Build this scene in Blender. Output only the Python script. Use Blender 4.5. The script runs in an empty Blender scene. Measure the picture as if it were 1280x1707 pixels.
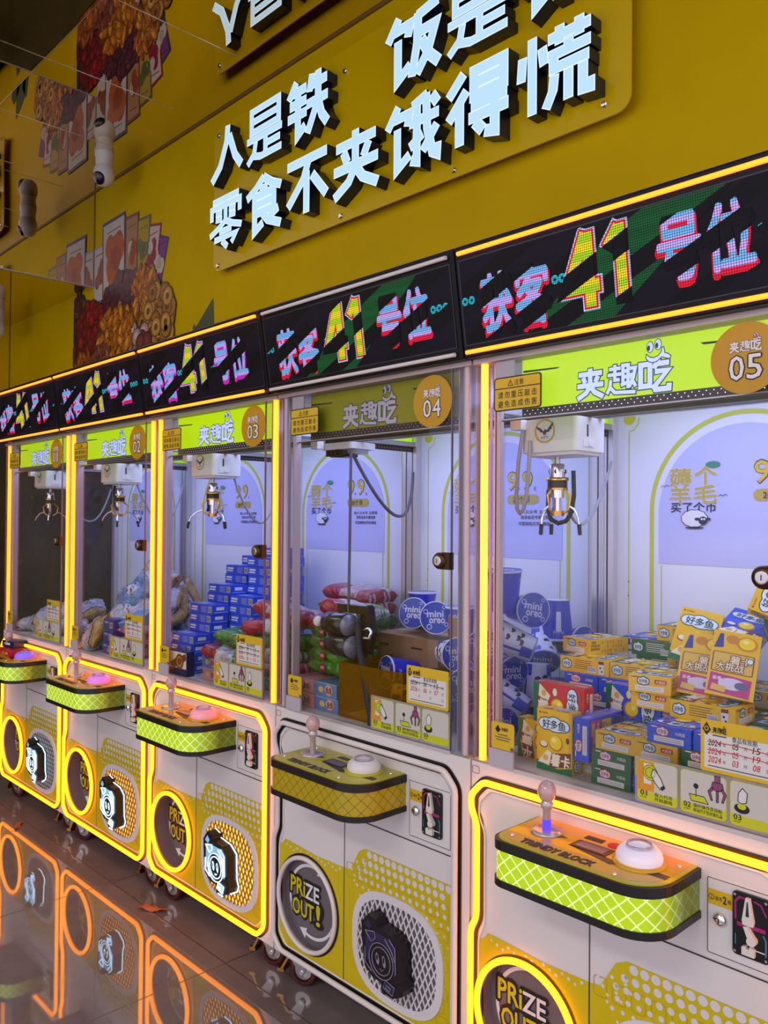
import bpy, math, random
from mathutils import Matrix, Vector, Euler
R = math.radians
sc = bpy.context.scene
COL = sc.collection
PITCH = .776                      # width of one claw machine in metres
WALL_Y = .68
CEIL_Z = 3.42
FASCIA_X = -3.60
SOFFIT_Z = 2.834
END_X = -5.02

# ------------------------------------------------------------------ camera
YAW, TILT, ROLL = R(43.724), R(.763), R(.408)
ax = Vector((-math.cos(YAW), math.sin(YAW), 0)); rt = Vector((math.sin(YAW), math.cos(YAW), 0)); up = Vector((0, 0, 1))
ax2 = ax*math.cos(TILT) + up*math.sin(TILT); up2 = up*math.cos(TILT) - ax*math.sin(TILT)
r2 = rt*math.cos(ROLL) + up2*math.sin(ROLL); u2 = up2*math.cos(ROLL) - rt*math.sin(ROLL)
cd = bpy.data.cameras.new('camera'); cam = bpy.data.objects.new('camera', cd); COL.objects.link(cam)
cd.sensor_fit = 'HORIZONTAL'; cd.sensor_width = 36; cd.lens = 36*1371.6/1280; cd.clip_start = .02
m = Matrix((r2, u2, -ax2)).transposed().to_4x4(); m.translation = (1.27, -1.506, 1.4)
cam.matrix_world = m
sc.camera = cam

# ------------------------------------------------------------------ world, lights, exposure
sc.view_settings.view_transform = 'Standard'; sc.view_settings.look = 'None'
sc.view_settings.exposure = 0; sc.view_settings.gamma = 1
sc.view_settings.use_curve_mapping = False
try:
    sc.cycles.max_bounces = 10; sc.cycles.diffuse_bounces = 3; sc.cycles.glossy_bounces = 5
    sc.cycles.transparent_max_bounces = 40; sc.cycles.transmission_bounces = 6
    sc.cycles.sample_clamp_indirect = 4
    sc.cycles.caustics_reflective = False; sc.cycles.caustics_refractive = False
except Exception: pass
w = bpy.data.worlds.new('world'); sc.world = w; w.use_nodes = True
bg = w.node_tree.nodes['Background']; bg.inputs[0].default_value = (.90, .86, 1.0, 1); bg.inputs[1].default_value = 1.45

def lamp(name, loc, sx, sy, power, col, rot=(0, 0, 0)):
    d = bpy.data.lights.new(name, 'AREA'); d.shape = 'RECTANGLE'; d.size = sx; d.size_y = sy; d.energy = power; d.color = col
    o = bpy.data.objects.new(name, d); COL.objects.link(o); o.location = loc; o.rotation_euler = rot
    return o
# shop lights in the ceiling further out in the room
lamp('ceiling_lamp', (.6, -3.7, 3.38), 2.4, .6, 60, (1, .94, .95))
lamp('ceiling_lamp', (-2.9, -1.7, 3.38), 2.0, .5, 18, (1, .93, .90))
# every cabinet's own cool white lamp under its roof
for k in range(5):
    lamp('cabinet_lamp', (-k*PITCH + PITCH/2, .27, 1.765), .55, .34, 3.6, (.45, .52, 1.0))

# ------------------------------------------------------------------ materials
def lin(c):
    return tuple(((x/255)/12.92 if x/255 <= .04045 else ((x/255+.055)/1.055)**2.4) for x in c)
MATS = {}
def mat(name, rgb=(200, 200, 200), rough=.5, metal=0, emit=None, es=1.0, spec=.5, coat=0, ior=None):
    """rgb, emit: sRGB 0..255 (emit may be a linear tuple when es is None)."""
    if name in MATS: return MATS[name]
    m = bpy.data.materials.new(name); m.use_nodes = True; MATS[name] = m
    b = m.node_tree.nodes['Principled BSDF']
    b.inputs['Base Color'].default_value = (*lin(rgb), 1); b.inputs['Roughness'].default_value = rough
    b.inputs['Metallic'].default_value = metal; b.inputs['Specular IOR Level'].default_value = spec
    b.inputs['Coat Weight'].default_value = coat
    if ior: b.inputs['IOR'].default_value = ior
    if emit is not None:
        e = emit if es is None else lin(emit)
        b.inputs['Emission Color'].default_value = (*e, 1); b.inputs['Emission Strength'].default_value = 1 if es is None else es
        if es is None:
            k = max(e); b.inputs['Emission Color'].default_value = (e[0]/k, e[1]/k, e[2]/k, 1); b.inputs['Emission Strength'].default_value = k
    return m
def nodes(m): return m.node_tree.nodes, m.node_tree.links
def ramp(n, stops):
    r = n.new('ShaderNodeValToRGB'); e = r.color_ramp.elements
    while len(e) > 1: e.remove(e[-1])
    e[0].position = stops[0][0]; e[0].color = (*lin(stops[0][1]), 1)
    for p, c in stops[1:]:
        x = e.new(p); x.color = (*lin(c), 1)
    return r
def noisy(name, a, b, scale=6, rough=.5, coord='Object', **kw):
    m = mat(name, a, rough, **kw); n, l = nodes(m)
    tc = n.new('ShaderNodeTexCoord'); nz = n.new('ShaderNodeTexNoise'); nz.inputs['Scale'].default_value = scale; nz.inputs['Detail'].default_value = 6
    l.new(tc.outputs[coord], nz.inputs['Vector']); r = ramp(n, [(.3, a), (.7, b)])
    l.new(nz.outputs['Fac'], r.inputs[0]); l.new(r.outputs[0], n['Principled BSDF'].inputs['Base Color'])
    return m
def mth(n, l, op, a, b=None, c=None):
    x = n.new('ShaderNodeMath'); x.operation = op
    for i, v in enumerate((a, b, c)):
        if v is None: continue
        if isinstance(v, (int, float)): x.inputs[i].default_value = v
        else: l.new(v, x.inputs[i])
    return x.outputs[0]
def glass(name, tint=(255, 255, 255), rough=.0, ior=1.42, haze=0.0, hazecol=(255, 255, 255)):
    if name in MATS: return MATS[name]
    m = bpy.data.materials.new(name); m.use_nodes = True; MATS[name] = m; n, l = nodes(m)
    n.remove(n['Principled BSDF']); out = n['Material Output']
    t = n.new('ShaderNodeBsdfTransparent'); t.inputs[0].default_value = (*lin(tint), 1)
    g = n.new('ShaderNodeBsdfGlossy'); g.inputs['Roughness'].default_value = rough
    lw = n.new('ShaderNodeLayerWeight'); lw.inputs[0].default_value = .5; r0 = ((ior-1)/(ior+1))**2
    fac = mth(n, l, 'MULTIPLY_ADD', mth(n, l, 'POWER', lw.outputs['Facing'], 5.0), 1-r0, r0)
    mx = n.new('ShaderNodeMixShader'); l.new(fac, mx.inputs[0]); l.new(t.outputs[0], mx.inputs[1]); l.new(g.outputs[0], mx.inputs[2])
    last = mx.outputs[0]
    if haze:
        d = n.new('ShaderNodeBsdfDiffuse'); d.inputs[0].default_value = (*lin(hazecol), 1)
        m2 = n.new('ShaderNodeMixShader'); m2.inputs[0].default_value = haze; l.new(last, m2.inputs[1]); l.new(d.outputs[0], m2.inputs[2]); last = m2.outputs[0]
    l.new(last, out.inputs['Surface'])
    return m

NEON = (3.9, .95, .012)            # yellow tube: clips to yellow, throws orange light
AMBER = (2.4, .46, .015)
mat('white_paint', (232, 225, 222), .38)
mat('panel_white', (234, 228, 225), .35)
mat('channel_black', (22, 14, 14), .35)
mat('black', (12, 12, 16), .4); mat('black_gloss', (10, 10, 14), .15)
mat('neon_on', (255, 220, 60), .4, emit=NEON, es=None)
mat('neon_off', (238, 226, 222), .4)
mat('amber_on', (255, 200, 60), .4, emit=AMBER, es=None)
mat('seam_dark', (60, 50, 48), .6)
mat('graphic_yellow', (216, 192, 4), .4); mat('graphic_line', (196, 160, 6), .4); mat('graphic_dot', (226, 222, 222), .4)
mat('chrome', (230, 230, 235), .12, 1); mat('steel', (190, 188, 186), .3, 1); mat('alu', (215, 208, 208), .35, .6)
mat('alu_pink', (206, 184, 180), .35, .3)
mat('brass', (214, 160, 70), .25, 1)
mat('dark_bronze', (70, 50, 30), .35, .8)
mat('rubber_black', (20, 20, 20), .6); mat('wheel_red', (84, 26, 22), .45)
mat('flap_grey', (112, 104, 108), .35); mat('tunnel_grey', (120, 104, 110), .5)
mat('text_yellow', (214, 200, 10), .45); mat('text_white', (236, 232, 232), .45); mat('text_black', (18, 14, 16), .5); mat('text_red', (200, 24, 20), .5)
mat('text_grey', (90, 86, 90), .5)
mat('sticker_yellow', (226, 186, 30), .45); mat('badge_ochre', (200, 150, 8), .45); mat('sticker_white', (226, 222, 216), .45); mat('sticker_lime', (200, 206, 30), .45)
mat('sticker_orange', (220, 150, 30), .45); mat('sticker_purple', (140, 70, 110), .45)
mat('plate_grey', (190, 182, 190), .4)
mat('back_white', (236, 234, 240), .45); mat('arch_lavender', (198, 196, 236), .45); mat('arch_yellow', (206, 206, 60), .45); mat('strip_yellow', (222, 208, 10), .45)
mat('poster_gold', (196, 170, 70), .5); mat('poster_black', (40, 36, 70), .5); mat('leaf_green', (60, 140, 110), .5)
mat('inside_white', (230, 230, 236), .5); mat('inside_floor', (206, 204, 190), .6)
mat('lime_on', (70, 84, 0), .4, emit=(192, 230, 0), es=.95); mat('lime_off', (150, 148, 16), .45)
mat('lime_banner', (170, 220, 0), .4, emit=(168, 226, 0), es=.75)
mat('logo_on', (180, 190, 240), .4, emit=(168, 184, 250), es=.95); mat('logo_off', (196, 190, 196), .45)
mat('logo_line', (34, 50, 96), .5)
mat('led_dot', (255, 255, 255), .4, emit=(255, 255, 255), es=1.0); mat('dot_strip', (44, 20, 34), .4)
mat('header_black', (9, 8, 15), .4, spec=.2); mat('header_edge', (24, 26, 46), .4)
mat('screen_black', (7, 5, 13), .42, spec=.15)
mat('plastic_white', (232, 228, 226), .35); mat('cable_grey', (158, 156, 160), .4)
mat('carriage_white', (228, 222, 216), .38)
mat('slot_black', (40, 34, 40), .5)
mat('magenta', (170, 30, 110), .4); mat('cyan_line', (60, 130, 160), .4); mat('ivory', (236, 226, 214), .4)
mat('top_lime', (196, 186, 16), .35, coat=.4); mat('top_neon_tint', (226, 170, 20), .35, coat=.4)  # second one: the lime deck with the neon's orange cast put into its colour
mat('lcd', (96, 92, 130), .25)
mat('emblem_black', (24, 16, 22), .3); mat('emblem_blue', (44, 40, 84), .35)
mat('emblem_lit', (180, 230, 255), .4, emit=(1.5, 2.4, 3.2), es=None)
mat('emblem_panel', (70, 100, 130), .4, emit=(.20, .42, .62), es=None); mat('emblem_off', (150, 142, 160), .4)
mat('grille_white', (232, 226, 226), .4)
mat('grille_dark', (92, 86, 90), .6)
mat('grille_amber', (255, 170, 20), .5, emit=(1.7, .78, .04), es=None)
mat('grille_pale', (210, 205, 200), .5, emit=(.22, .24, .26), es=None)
mat('ball_crystal', (200, 158, 156), .12, coat=.6, emit=(255, 180, 170), es=.03); mat('stick_clear', (196, 180, 186), .12, .35)
mat('blue_glow', (60, 50, 220), .3, emit=(.1, .06, 1.2), es=None)
mat('button_white', (236, 226, 232), .3, emit=(220, 205, 235), es=.25); mat('button_pink', (226, 140, 226), .3, emit=(220, 110, 236), es=.4)
mat('button_blue', (150, 120, 240), .3, emit=(120, 80, 250), es=.5); mat('button_green', (240, 170, 176), .3, emit=(250, 130, 150), es=.3)
mat('button_off', (232, 226, 224), .3)
glass('pane_glass', (252, 253, 254), ior=1.27); glass('side_clear', (249, 250, 254), ior=1.25, hazecol=(150, 160, 220))
glass('acrylic', (248, 248, 250), ior=1.35); glass('acrylic_yellow', (226, 190, 60), haze=.22, hazecol=(190, 140, 10))
glass('acrylic_clear', (246, 246, 250), haze=.02)

# ------------------------------------------------------------------ mesh builder
TXT = {}
def text_mesh(s, depth=0):
    key = (s, depth)
    if key in TXT: return TXT[key]
    c = bpy.data.curves.new('t', 'FONT'); c.body = s; c.size = 1; c.resolution_u = 2; c.extrude = depth
    o = bpy.data.objects.new('t', c); me = o.to_mesh()
    vs = [v.co.copy() for v in me.vertices]; fs = [tuple(p.vertices) for p in me.polygons]
    o.to_mesh_clear(); bpy.data.objects.remove(o); bpy.data.curves.remove(c)
    xs = [v.x for v in vs]; ys = [v.y for v in vs]
    TXT[key] = (vs, fs, min(xs), max(xs), min(ys), max(ys))
    return TXT[key]

class MB:
    def __init__(s): s.v = []; s.f = []; s.mi = []; s.mats = []; s.sm = []; s.M = Matrix.Identity(4); s.uv = {}
    def mid(s, m):
        m = MATS[m] if isinstance(m, str) else m
        if m not in s.mats: s.mats.append(m)
        return s.mats.index(m)
    def add(s, vs, fs, m, smooth=False, uvs=None):
        b = len(s.v); s.v += [tuple(s.M @ Vector(v)) for v in vs]; k = s.mid(m)
        for i, f in enumerate(fs):
            if uvs: s.uv[len(s.f)] = uvs[i]
            s.f.append(tuple(b+j for j in f)); s.mi.append(k); s.sm.append(smooth)
    def box(s, x0, x1, y0, y1, z0, z1, m):
        s.add([(x, y, z) for x in (x0, x1) for y in (y0, y1) for z in (z0, z1)],
              [(0, 1, 3, 2), (4, 6, 7, 5), (0, 4, 5, 1), (2, 3, 7, 6), (0, 2, 6, 4), (1, 5, 7, 3)], m)
    def poly(s, pts, y, m):                       # flat, facing -Y ; pts are (x, z) in any order of winding
        a = sum(pts[i][0]*pts[(i+1) % len(pts)][1]-pts[(i+1) % len(pts)][0]*pts[i][1] for i in range(len(pts)))
        if a < 0: pts = pts[::-1]
        s.add([(p[0], y, p[1]) for p in pts], [tuple(range(len(pts)))], m)
    def rect(s, x0, x1, z0, z1, y, m): s.poly([(x0, z0), (x1, z0), (x1, z1), (x0, z1)], y, m)
    def prism(s, pts, y0, y1, m, side=None):
        a = sum(pts[i][0]*pts[(i+1) % len(pts)][1]-pts[(i+1) % len(pts)][0]*pts[i][1] for i in range(len(pts)))
        if a < 0: pts = pts[::-1]
        n = len(pts)
        s.add([(p[0], y0, p[1]) for p in pts], [tuple(range(n))], m)
        s.add([(p[0], y1, p[1]) for p in pts], [tuple(range(n-1, -1, -1))], side or m)
        s.add([(p[0], y0, p[1]) for p in pts]+[(p[0], y1, p[1]) for p in pts], [(i, i+n, (i+1) % n+n, (i+1) % n) for i in range(n)], side or m)
    def prismz(s, pts, z0, z1, m, top=None):
        a = sum(pts[i][0]*pts[(i+1) % len(pts)][1]-pts[(i+1) % len(pts)][0]*pts[i][1] for i in range(len(pts)))
        if a < 0: pts = pts[::-1]
        n = len(pts)
        s.add([(p[0], p[1], z1) for p in pts], [tuple(range(n))], top or m)
        s.add([(p[0], p[1], z0) for p in pts], [tuple(range(n-1, -1, -1))], m)
        s.add([(p[0], p[1], z0) for p in pts]+[(p[0], p[1], z1) for p in pts], [(i, (i+1) % n, (i+1) % n+n, i+n) for i in range(n)], m)
    def disc(s, cx, cz, r, y, m, n=40, rz=None):
        s.poly([(cx+r*math.cos(2*math.pi*i/n), cz+(rz or r)*math.sin(2*math.pi*i/n)) for i in range(n)], y, m)
    def ring(s, cx, cz, r0, r1, y, m, n=64, a0=0, a1=2*math.pi, y1=None):
        full = abs(a1-a0-2*math.pi) < 1e-6; k = n if full else n+1; vs = []
        for i in range(k):
            a = a0+(a1-a0)*i/n
            vs += [(cx+r0*math.cos(a), y, cz+r0*math.sin(a)), (cx+r1*math.cos(a), y if y1 is None else y1, cz+r1*math.sin(a))]
        fs = [(2*i, 2*i+1, 2*((i+1) % k)+1, 2*((i+1) % k)) for i in range(n)]
        s.add(vs, [f[::-1] for f in fs] if r1 < r0 else fs, m)
    def band(s, path, wd, y, m, closed=False):       # flat stroke along (x, z) path, facing -Y
        n = len(path); vs = []
        for i in range(n):
            p = Vector(path[i]); a = Vector(path[(i-1) % n]) if (closed or i > 0) else None; b = Vector(path[(i+1) % n]) if (closed or i < n-1) else None
            d1 = (p-a).normalized() if a is not None else None; d2 = (b-p).normalized() if b is not None else None
            d1 = d1 or d2; d2 = d2 or d1
            t = (d1+d2); t = t.normalized() if t.length > 1e-6 else d1
            nn = Vector((-t.y, t.x)); k = min(2, 1/max(.3, nn.dot(Vector((-d1.y, d1.x)))))
            q = nn*wd*.5*k; vs += [(p.x+q.x, y, p.y+q.y), (p.x-q.x, y, p.y-q.y)]
        k = n if closed else n-1
        s.add(vs, [(2*i+1, 2*((i+1) % n)+1, 2*((i+1) % n), 2*i) for i in range(k)], m)
    def tube(s, path, r, m, n=8, closed=False, cap=True, smooth=True):
        P = [Vector(p) for p in path]; k = len(P); vs = []; u = None
        rr = r if isinstance(r, (list, tuple)) else [r]*k
        for i in range(k):
            a = P[(i-1) % k] if (closed or i > 0) else P[i]; b = P[(i+1) % k] if (closed or i < k-1) else P[i]
            t = (b-a).normalized()
            if u is None: u = t.orthogonal().normalized()
            u = (u-t*u.dot(t)); u = u.normalized() if u.length > 1e-6 else t.orthogonal().normalized()
            w2 = t.cross(u)
            vs += [tuple(P[i]+(u*math.cos(2*math.pi*j/n)+w2*math.sin(2*math.pi*j/n))*rr[i]) for j in range(n)]
        q = k if closed else k-1
        fs = [(i*n+j, i*n+(j+1) % n, ((i+1) % k)*n+(j+1) % n, ((i+1) % k)*n+j) for i in range(q) for j in range(n)]
        s.add(vs, fs, m, smooth)
        if cap and not closed: s.add(vs, [tuple(range(n-1, -1, -1)), tuple(range((k-1)*n, k*n))], m)
    def lathe(s, prof, m, n=28, c=(0, 0, 0), smooth=True, caps=True):    # profile (r, z) around +Z
        vs = [(c[0]+r*math.cos(2*math.pi*j/n), c[1]+r*math.sin(2*math.pi*j/n), c[2]+z) for r, z in prof for j in range(n)]
        fs = [(i*n+j, i*n+(j+1) % n, (i+1)*n+(j+1) % n, (i+1)*n+j) for i in range(len(prof)-1) for j in range(n)]
        s.add(vs, fs, m, smooth)
        if caps: s.add(vs, [tuple(range(n-1, -1, -1)), tuple(range((len(prof)-1)*n, len(prof)*n))], m)
    def ell(s, c, r, m, nu=18, nv=10):
        pr = [(max(1e-4, math.sin(math.pi*i/nv)), -math.cos(math.pi*i/nv)) for i in range(nv+1)]
        vs = [(c[0]+r[0]*a*math.cos(2*math.pi*j/nu), c[1]+r[1]*a*math.sin(2*math.pi*j/nu), c[2]+r[2]*z) for a, z in pr for j in range(nu)]
        s.add(vs, [(i*nu+j, i*nu+(j+1) % nu, (i+1)*nu+(j+1) % nu, (i+1)*nu+j) for i in range(nv) for j in range(nu)], m, True)
    def text(s, t, x0, x1, z0, z1, y, m, off=0, depth=0, shear=0):
        """off: extra half stroke width as a share of the em, laid by repeating the glyph around itself"""
        vs, fs, a, b, c, d = text_mesh(t, depth)
        o = off*.62; kx = (x1-x0)/(b-a); kz = (z1-z0)/(d-c); k = 0 if off == 0 else (8 if off >= .05 else 6)
        for i in range(max(1, k)):
            ox, oz = (o*math.cos(2*math.pi*i/k), o*math.sin(2*math.pi*i/k)) if k else (0, 0)
            s.add([(x0+(v.x-a+ox)*kx+shear*(v.y-c)*kz, y-v.z-i*.000004, z0+(v.y-c+oz)*kz) for v in vs], fs, m)
    def stroke(s, path, wd, y0, y1, m, closed=False):  # thick stroke: front strip plus walls back to y1
        k0 = len(s.v); s.band(path, wd, y0, m, closed)
        if y1 is None: return
        inv = s.M.inverted(); q = [inv @ Vector(v) for v in s.v[k0:]]; n = len(q)
        bk = [(v.x, y1, v.z) for v in q]; vs = [tuple(v) for v in q]+bk; np_ = n//2; seg = np_ if closed else np_-1; fs = []
        for i in range(seg):
            j = (i+1) % np_
            fs += [(2*i, 2*j, 2*j+n, 2*i+n), (2*i+1, 2*i+1+n, 2*j+1+n, 2*j+1)]
        if not closed: fs += [(0, n, n+1, 1), (n-2, n-1, 2*n-1, 2*n-2)]
        s.add(vs, fs, m)
    def glyph(s, ch, x0, x1, z0, z1, y, m, wd=.105, grow=0, y1=None):
        kx, kz = x1-x0, z1-z0
        for i, st in enumerate(GLYPH[ch]):
            cl = st[0] == 'o'; pts = [(x0+.025*kx+px*kx*.95, z0+.025*kz+pz*kz*.95) for px, pz in (st[1:] if cl else st)]
            if not cl and grow:                        # lengthen the ends as well
                for e, o in ((0, 1), (-1, -2)):
                    d = Vector(pts[e])-Vector(pts[o]); d.normalize(); pts[e] = tuple(Vector(pts[e])+d*grow)
            s.stroke(pts, wd*(kx+kz)/2+2*grow, y-i*.00002, y1, m, cl)
    def mesh(s, name):
        me = bpy.data.meshes.new(name); me.from_pydata(s.v, [], s.f)
        for m in s.mats: me.materials.append(m)
        me.polygons.foreach_set('material_index', s.mi); me.polygons.foreach_set('use_smooth', s.sm)
        if s.uv:
            L = me.uv_layers.new(name='map')
            for p in me.polygons:
                if p.index in s.uv:
                    for li, u in zip(p.loop_indices, s.uv[p.index]): L.data[li].uv = u
        me.update(); return me

_JIN = [[(.22, 1), (.04, .76)], [(.12, .83), (.47, .83)], [(.07, .62), (.47, .62)], [(.02, .41), (.48, .41)], [(.27, .83), (.27, .05), (.45, .17)]]
_SHI = [[(.24, 1), (.04, .72)], [(.13, .83), (.47, .83), (.42, .66)], [(.23, .66), (.23, .05), (.46, .20)]]
GLYPH = {
 '人': [[(.55, 1), (.52, .72), (.32, .27), (.06, .04)], [(.60, .80), (.78, .36), (.97, .12)]],
 '是': [['o', (.14, .96), (.90, .96), (.90, .57), (.14, .57)], [(.14, .765), (.90, .765)], [(.02, .43), (.98, .43)], [(.54, .43), (.54, .06)], [(.54, .25), (.93, .25)], [(.26, .36), (.22, .16), (.04, .01)], [(.20, .12), (.40, .06), (.97, .06)]],
 '铁': _JIN+[[(.62, .99), (.56, .72)], [(.57, .81), (.97, .81)], [(.50, .51), (.99, .51)], [(.77, 1), (.77, .5), (.52, .02)], [(.77, .5), (.86, .22), (.99, .04)]],
 '饭': _SHI+[[(.97, .96), (.60, .89)], [(.61, .93), (.60, .5), (.50, .02)], [(.62, .63), (.93, .63), (.80, .28), (.60, .02)], [(.68, .5), (.82, .22), (.99, .04)]],
 '钢': _JIN+[[(.57, .02), (.57, .95), (.96, .95), (.96, .05), (.86, .08)], [(.66, .78), (.87, .2)], [(.87, .78), (.66, .2)]],
 '零': [[(.10, .97), (.90, .97)], [(.06, .62), (.06, .84), (.94, .84), (.94, .62)], [(.5, .97), (.5, .55)], [(.20, .73), (.38, .71)], [(.20, .61), (.38, .59)], [(.62, .73), (.80, .71)], [(.62, .61), (.80, .59)], [(.5, .53), (.28, .42), (.01, .33)], [(.5, .53), (.72, .42), (.99, .33)], [(.32, .34), (.68, .34)], [(.16, .21), (.84, .21), (.70, .06)], [(.40, .15), (.56, .01)]],
 '食': [[(.5, 1), (.28, .84), (.03, .72)], [(.5, 1), (.72, .84), (.97, .72)], [(.40, .79), (.60, .79)], ['o', (.25, .69), (.78, .69), (.78, .37), (.25, .37)], [(.25, .53), (.78, .53)], [(.25, .69), (.25, .04), (.48, .16)], [(.90, .32), (.62, .21)], [(.46, .36), (.62, .18), (.97, .03)]],
 '不': [[(.02, .92), (.98, .92)], [(.56, .92), (.42, .60), (.04, .22)], [(.5, .70), (.5, .01)], [(.64, .62), (.80, .42), (.98, .20)]],
 '夹': [[(.08, .82), (.92, .82)], [(.5, 1), (.5, .42), (.36, .2), (.04, .02)], [(.24, .72), (.32, .53)], [(.78, .72), (.68, .53)], [(.03, .44), (.97, .44)], [(.5, .42), (.66, .2), (.97, .02)]],
 '饿': _SHI+[[(.78, .99), (.52, .91)], [(.47, .66), (.99, .66)], [(.60, .93), (.60, .06), (.50, .10)], [(.48, .31), (.70, .43)], [(.77, 1), (.79, .5), (.89, .10), (.97, .05), (.98, .2)], [(.96, .48), (.72, .18)], [(.88, .95), (.97, .80)]],
 '得': [[(.28, 1), (.04, .76)], [(.33, .74), (.04, .42)], [(.22, .58), (.22, .01)], ['o', (.46, .97), (.92, .97), (.92, .63), (.46, .63)], [(.46, .80), (.92, .80)], [(.42, .49), (.97, .49)], [(.38, .33), (.99, .33)], [(.79, .49), (.79, .03), (.64, .07)], [(.48, .25), (.60, .10)]],
 '慌': [[(.21, 1), (.21, .01)], [(.07, .80), (.05, .50)], [(.35, .82), (.38, .60)], [(.44, .88), (.99, .88)], [(.59, 1), (.59, .78)], [(.85, 1), (.85, .78)], [(.71, .79), (.71, .68)], [(.44, .66), (.99, .66)], [(.51, .66), (.51, .48), (.97, .48)], [(.52, .39), (.50, .2), (.41, .01)], [(.71, .40), (.71, .03)], [(.90, .40), (.90, .07), (.99, .06), (.99, .17)]],
 '4': [[(.66, 1), (.06, .28), (.97, .28)], [(.70, 1), (.70, 0)]],
 '1': [[(.12, .74), (.58, .98)], [(.62, 1), (.62, 0)]],
 '趣': [[(.08, .87), (.48, .87)], [(.28, 1), (.28, .45)], [(.03, .68), (.50, .68)], [(.28, .5), (.45, .5)], [(.14, .52), (.12, .3), (.01, .08)], [(.12, .28), (.28, .10), (.98, .05)], [(.50, .94), (.79, .94)], [(.56, .94), (.56, .3)], [(.73, .94), (.73, .19)], [(.56, .75), (.73, .75)], [(.56, .57), (.73, .57)], [(.49, .31), (.78, .40)], [(.79, .82), (.97, .82), (.90, .5), (.77, .22)], [(.81, .66), (.88, .42), (.99, .22)]],
 '吃': [['o', (.06, .86), (.36, .86), (.36, .18), (.06, .18)], [(.62, 1), (.49, .70)], [(.55, .84), (.97, .84)], [(.52, .60), (.92, .60), (.50, .13), (.54, .04), (.96, .04), (.97, .2)]],
}
def tag(o, label=None, cat=None, group=None, kind=None):
    if label: o['label'] = label
    if cat: o['category'] = cat
    if group: o['group'] = group
    if kind: o['kind'] = kind
    return o
CACHE = {}
def part(name, parent, fn, key=None, label=None):
    """one mesh object; fn fills a builder; key shares the mesh between copies"""
    if key is not None and key in CACHE: me = CACHE[key]
    else:
        b = MB(); fn(b); me = b.mesh(name)
        if key is not None: CACHE[key] = me
    o = bpy.data.objects.new(name, me); COL.objects.link(o)
    if parent: o.parent = parent
    if label: o['label'] = label
    return o
def empty(name, loc, rot=(0, 0, 0)):
    o = bpy.data.objects.new(name, None); o.empty_display_size = .05; COL.objects.link(o); o.location = loc; o.rotation_euler = rot
    return o
def rrect(x0, x1, z0, z1, r, n=6):
    o = []
    for cx, cz, a in ((x1-r, z1-r, 0), (x0+r, z1-r, 90), (x0+r, z0+r, 180), (x1-r, z0+r, 270)):
        o += [(cx+r*math.cos(R(a+90*i/n)), cz+r*math.sin(R(a+90*i/n))) for i in range(n+1)]
    return o
def superell(cx, cz, a, b, e=2.6, n=64):
    o = []
    for i in range(n):
        t = 2*math.pi*i/n; c, q = math.cos(t), math.sin(t)
        o.append((cx+a*math.copysign(abs(c)**(2/e), c), cz+b*math.copysign(abs(q)**(2/e), q)))
    return o
# ------------------------------------------------------------------ setting
def wall_paint(name):
    m = noisy(name, (222, 183, 0), (210, 172, 0), 3, .5, spec=.12)
    return m
wall_paint('wall_yellow')
def mirror(name, tint):
    m = mat(name, tint, .015, 1); n, l = nodes(m)          # slightly wavy mirror panels
    tc = n.new('ShaderNodeTexCoord'); nz = n.new('ShaderNodeTexNoise'); nz.inputs['Scale'].default_value = 1.1; nz.inputs['Detail'].default_value = 1
    bp = n.new('ShaderNodeBump'); bp.inputs['Strength'].default_value = .035; bp.inputs['Distance'].default_value = .1
    l.new(tc.outputs['Object'], nz.inputs['Vector']); l.new(nz.outputs['Fac'], bp.inputs['Height']); l.new(bp.outputs[0], n['Principled BSDF'].inputs['Normal'])
    return m
mirror('mirror_ceiling', (230, 216, 200)); mirror('mirror_fascia', (238, 230, 222))
mat('mirror_seam', (236, 232, 226), .2, .8)

def floor_mat():
    m = mat('floor_tile', (130, 116, 112), .05, ior=2.15); n, l = nodes(m); b = n['Principled BSDF']
    tc = n.new('ShaderNodeTexCoord'); sp = n.new('ShaderNodeSeparateXYZ'); l.new(tc.outputs['Object'], sp.inputs[0])
    def seam(o, off):
        f = mth(n, l, 'FRACT', mth(n, l, 'MULTIPLY_ADD', o, 1/.8, off)); return mth(n, l, 'LESS_THAN', mth(n, l, 'ABSOLUTE', mth(n, l, 'SUBTRACT', f, .5)), .0028)
    g = mth(n, l, 'MAXIMUM', seam(sp.outputs[0], 1.77/.8+.5), seam(sp.outputs[1], .045/.8+.5))
    nz = n.new('ShaderNodeTexNoise'); nz.inputs['Scale'].default_value = 2.2; nz.inputs['Detail'].default_value = 9; nz.inputs['Roughness'].default_value = .7
    l.new(tc.outputs['Object'], nz.inputs['Vector'])
    r = ramp(n, [(.3, (116, 102, 99)), (.55, (138, 124, 121)), (.75, (150, 136, 132))]); l.new(nz.outputs['Fac'], r.inputs[0])
    mx = n.new('ShaderNodeMix'); mx.data_type = 'RGBA'; l.new(g, mx.inputs[0]); l.new(r.outputs[0], mx.inputs[6]); mx.inputs[7].default_value = (.035, .03, .03, 1)
    l.new(mx.outputs[2], b.inputs['Base Color'])
    n2 = n.new('ShaderNodeTexNoise'); n2.inputs['Scale'].default_value = 5; n2.inputs['Detail'].default_value = 5; l.new(tc.outputs['Object'], n2.inputs['Vector'])
    mr = n.new('ShaderNodeMapRange'); mr.inputs[1].default_value = .35; mr.inputs[2].default_value = .7; mr.inputs[3].default_value = .015; mr.inputs[4].default_value = .06
    l.new(n2.outputs['Fac'], mr.inputs[0]); l.new(mth(n, l, 'ADD', mr.outputs[0], mth(n, l, 'MULTIPLY', g, .4)), b.inputs['Roughness'])
    return m
floor_mat()

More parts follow.
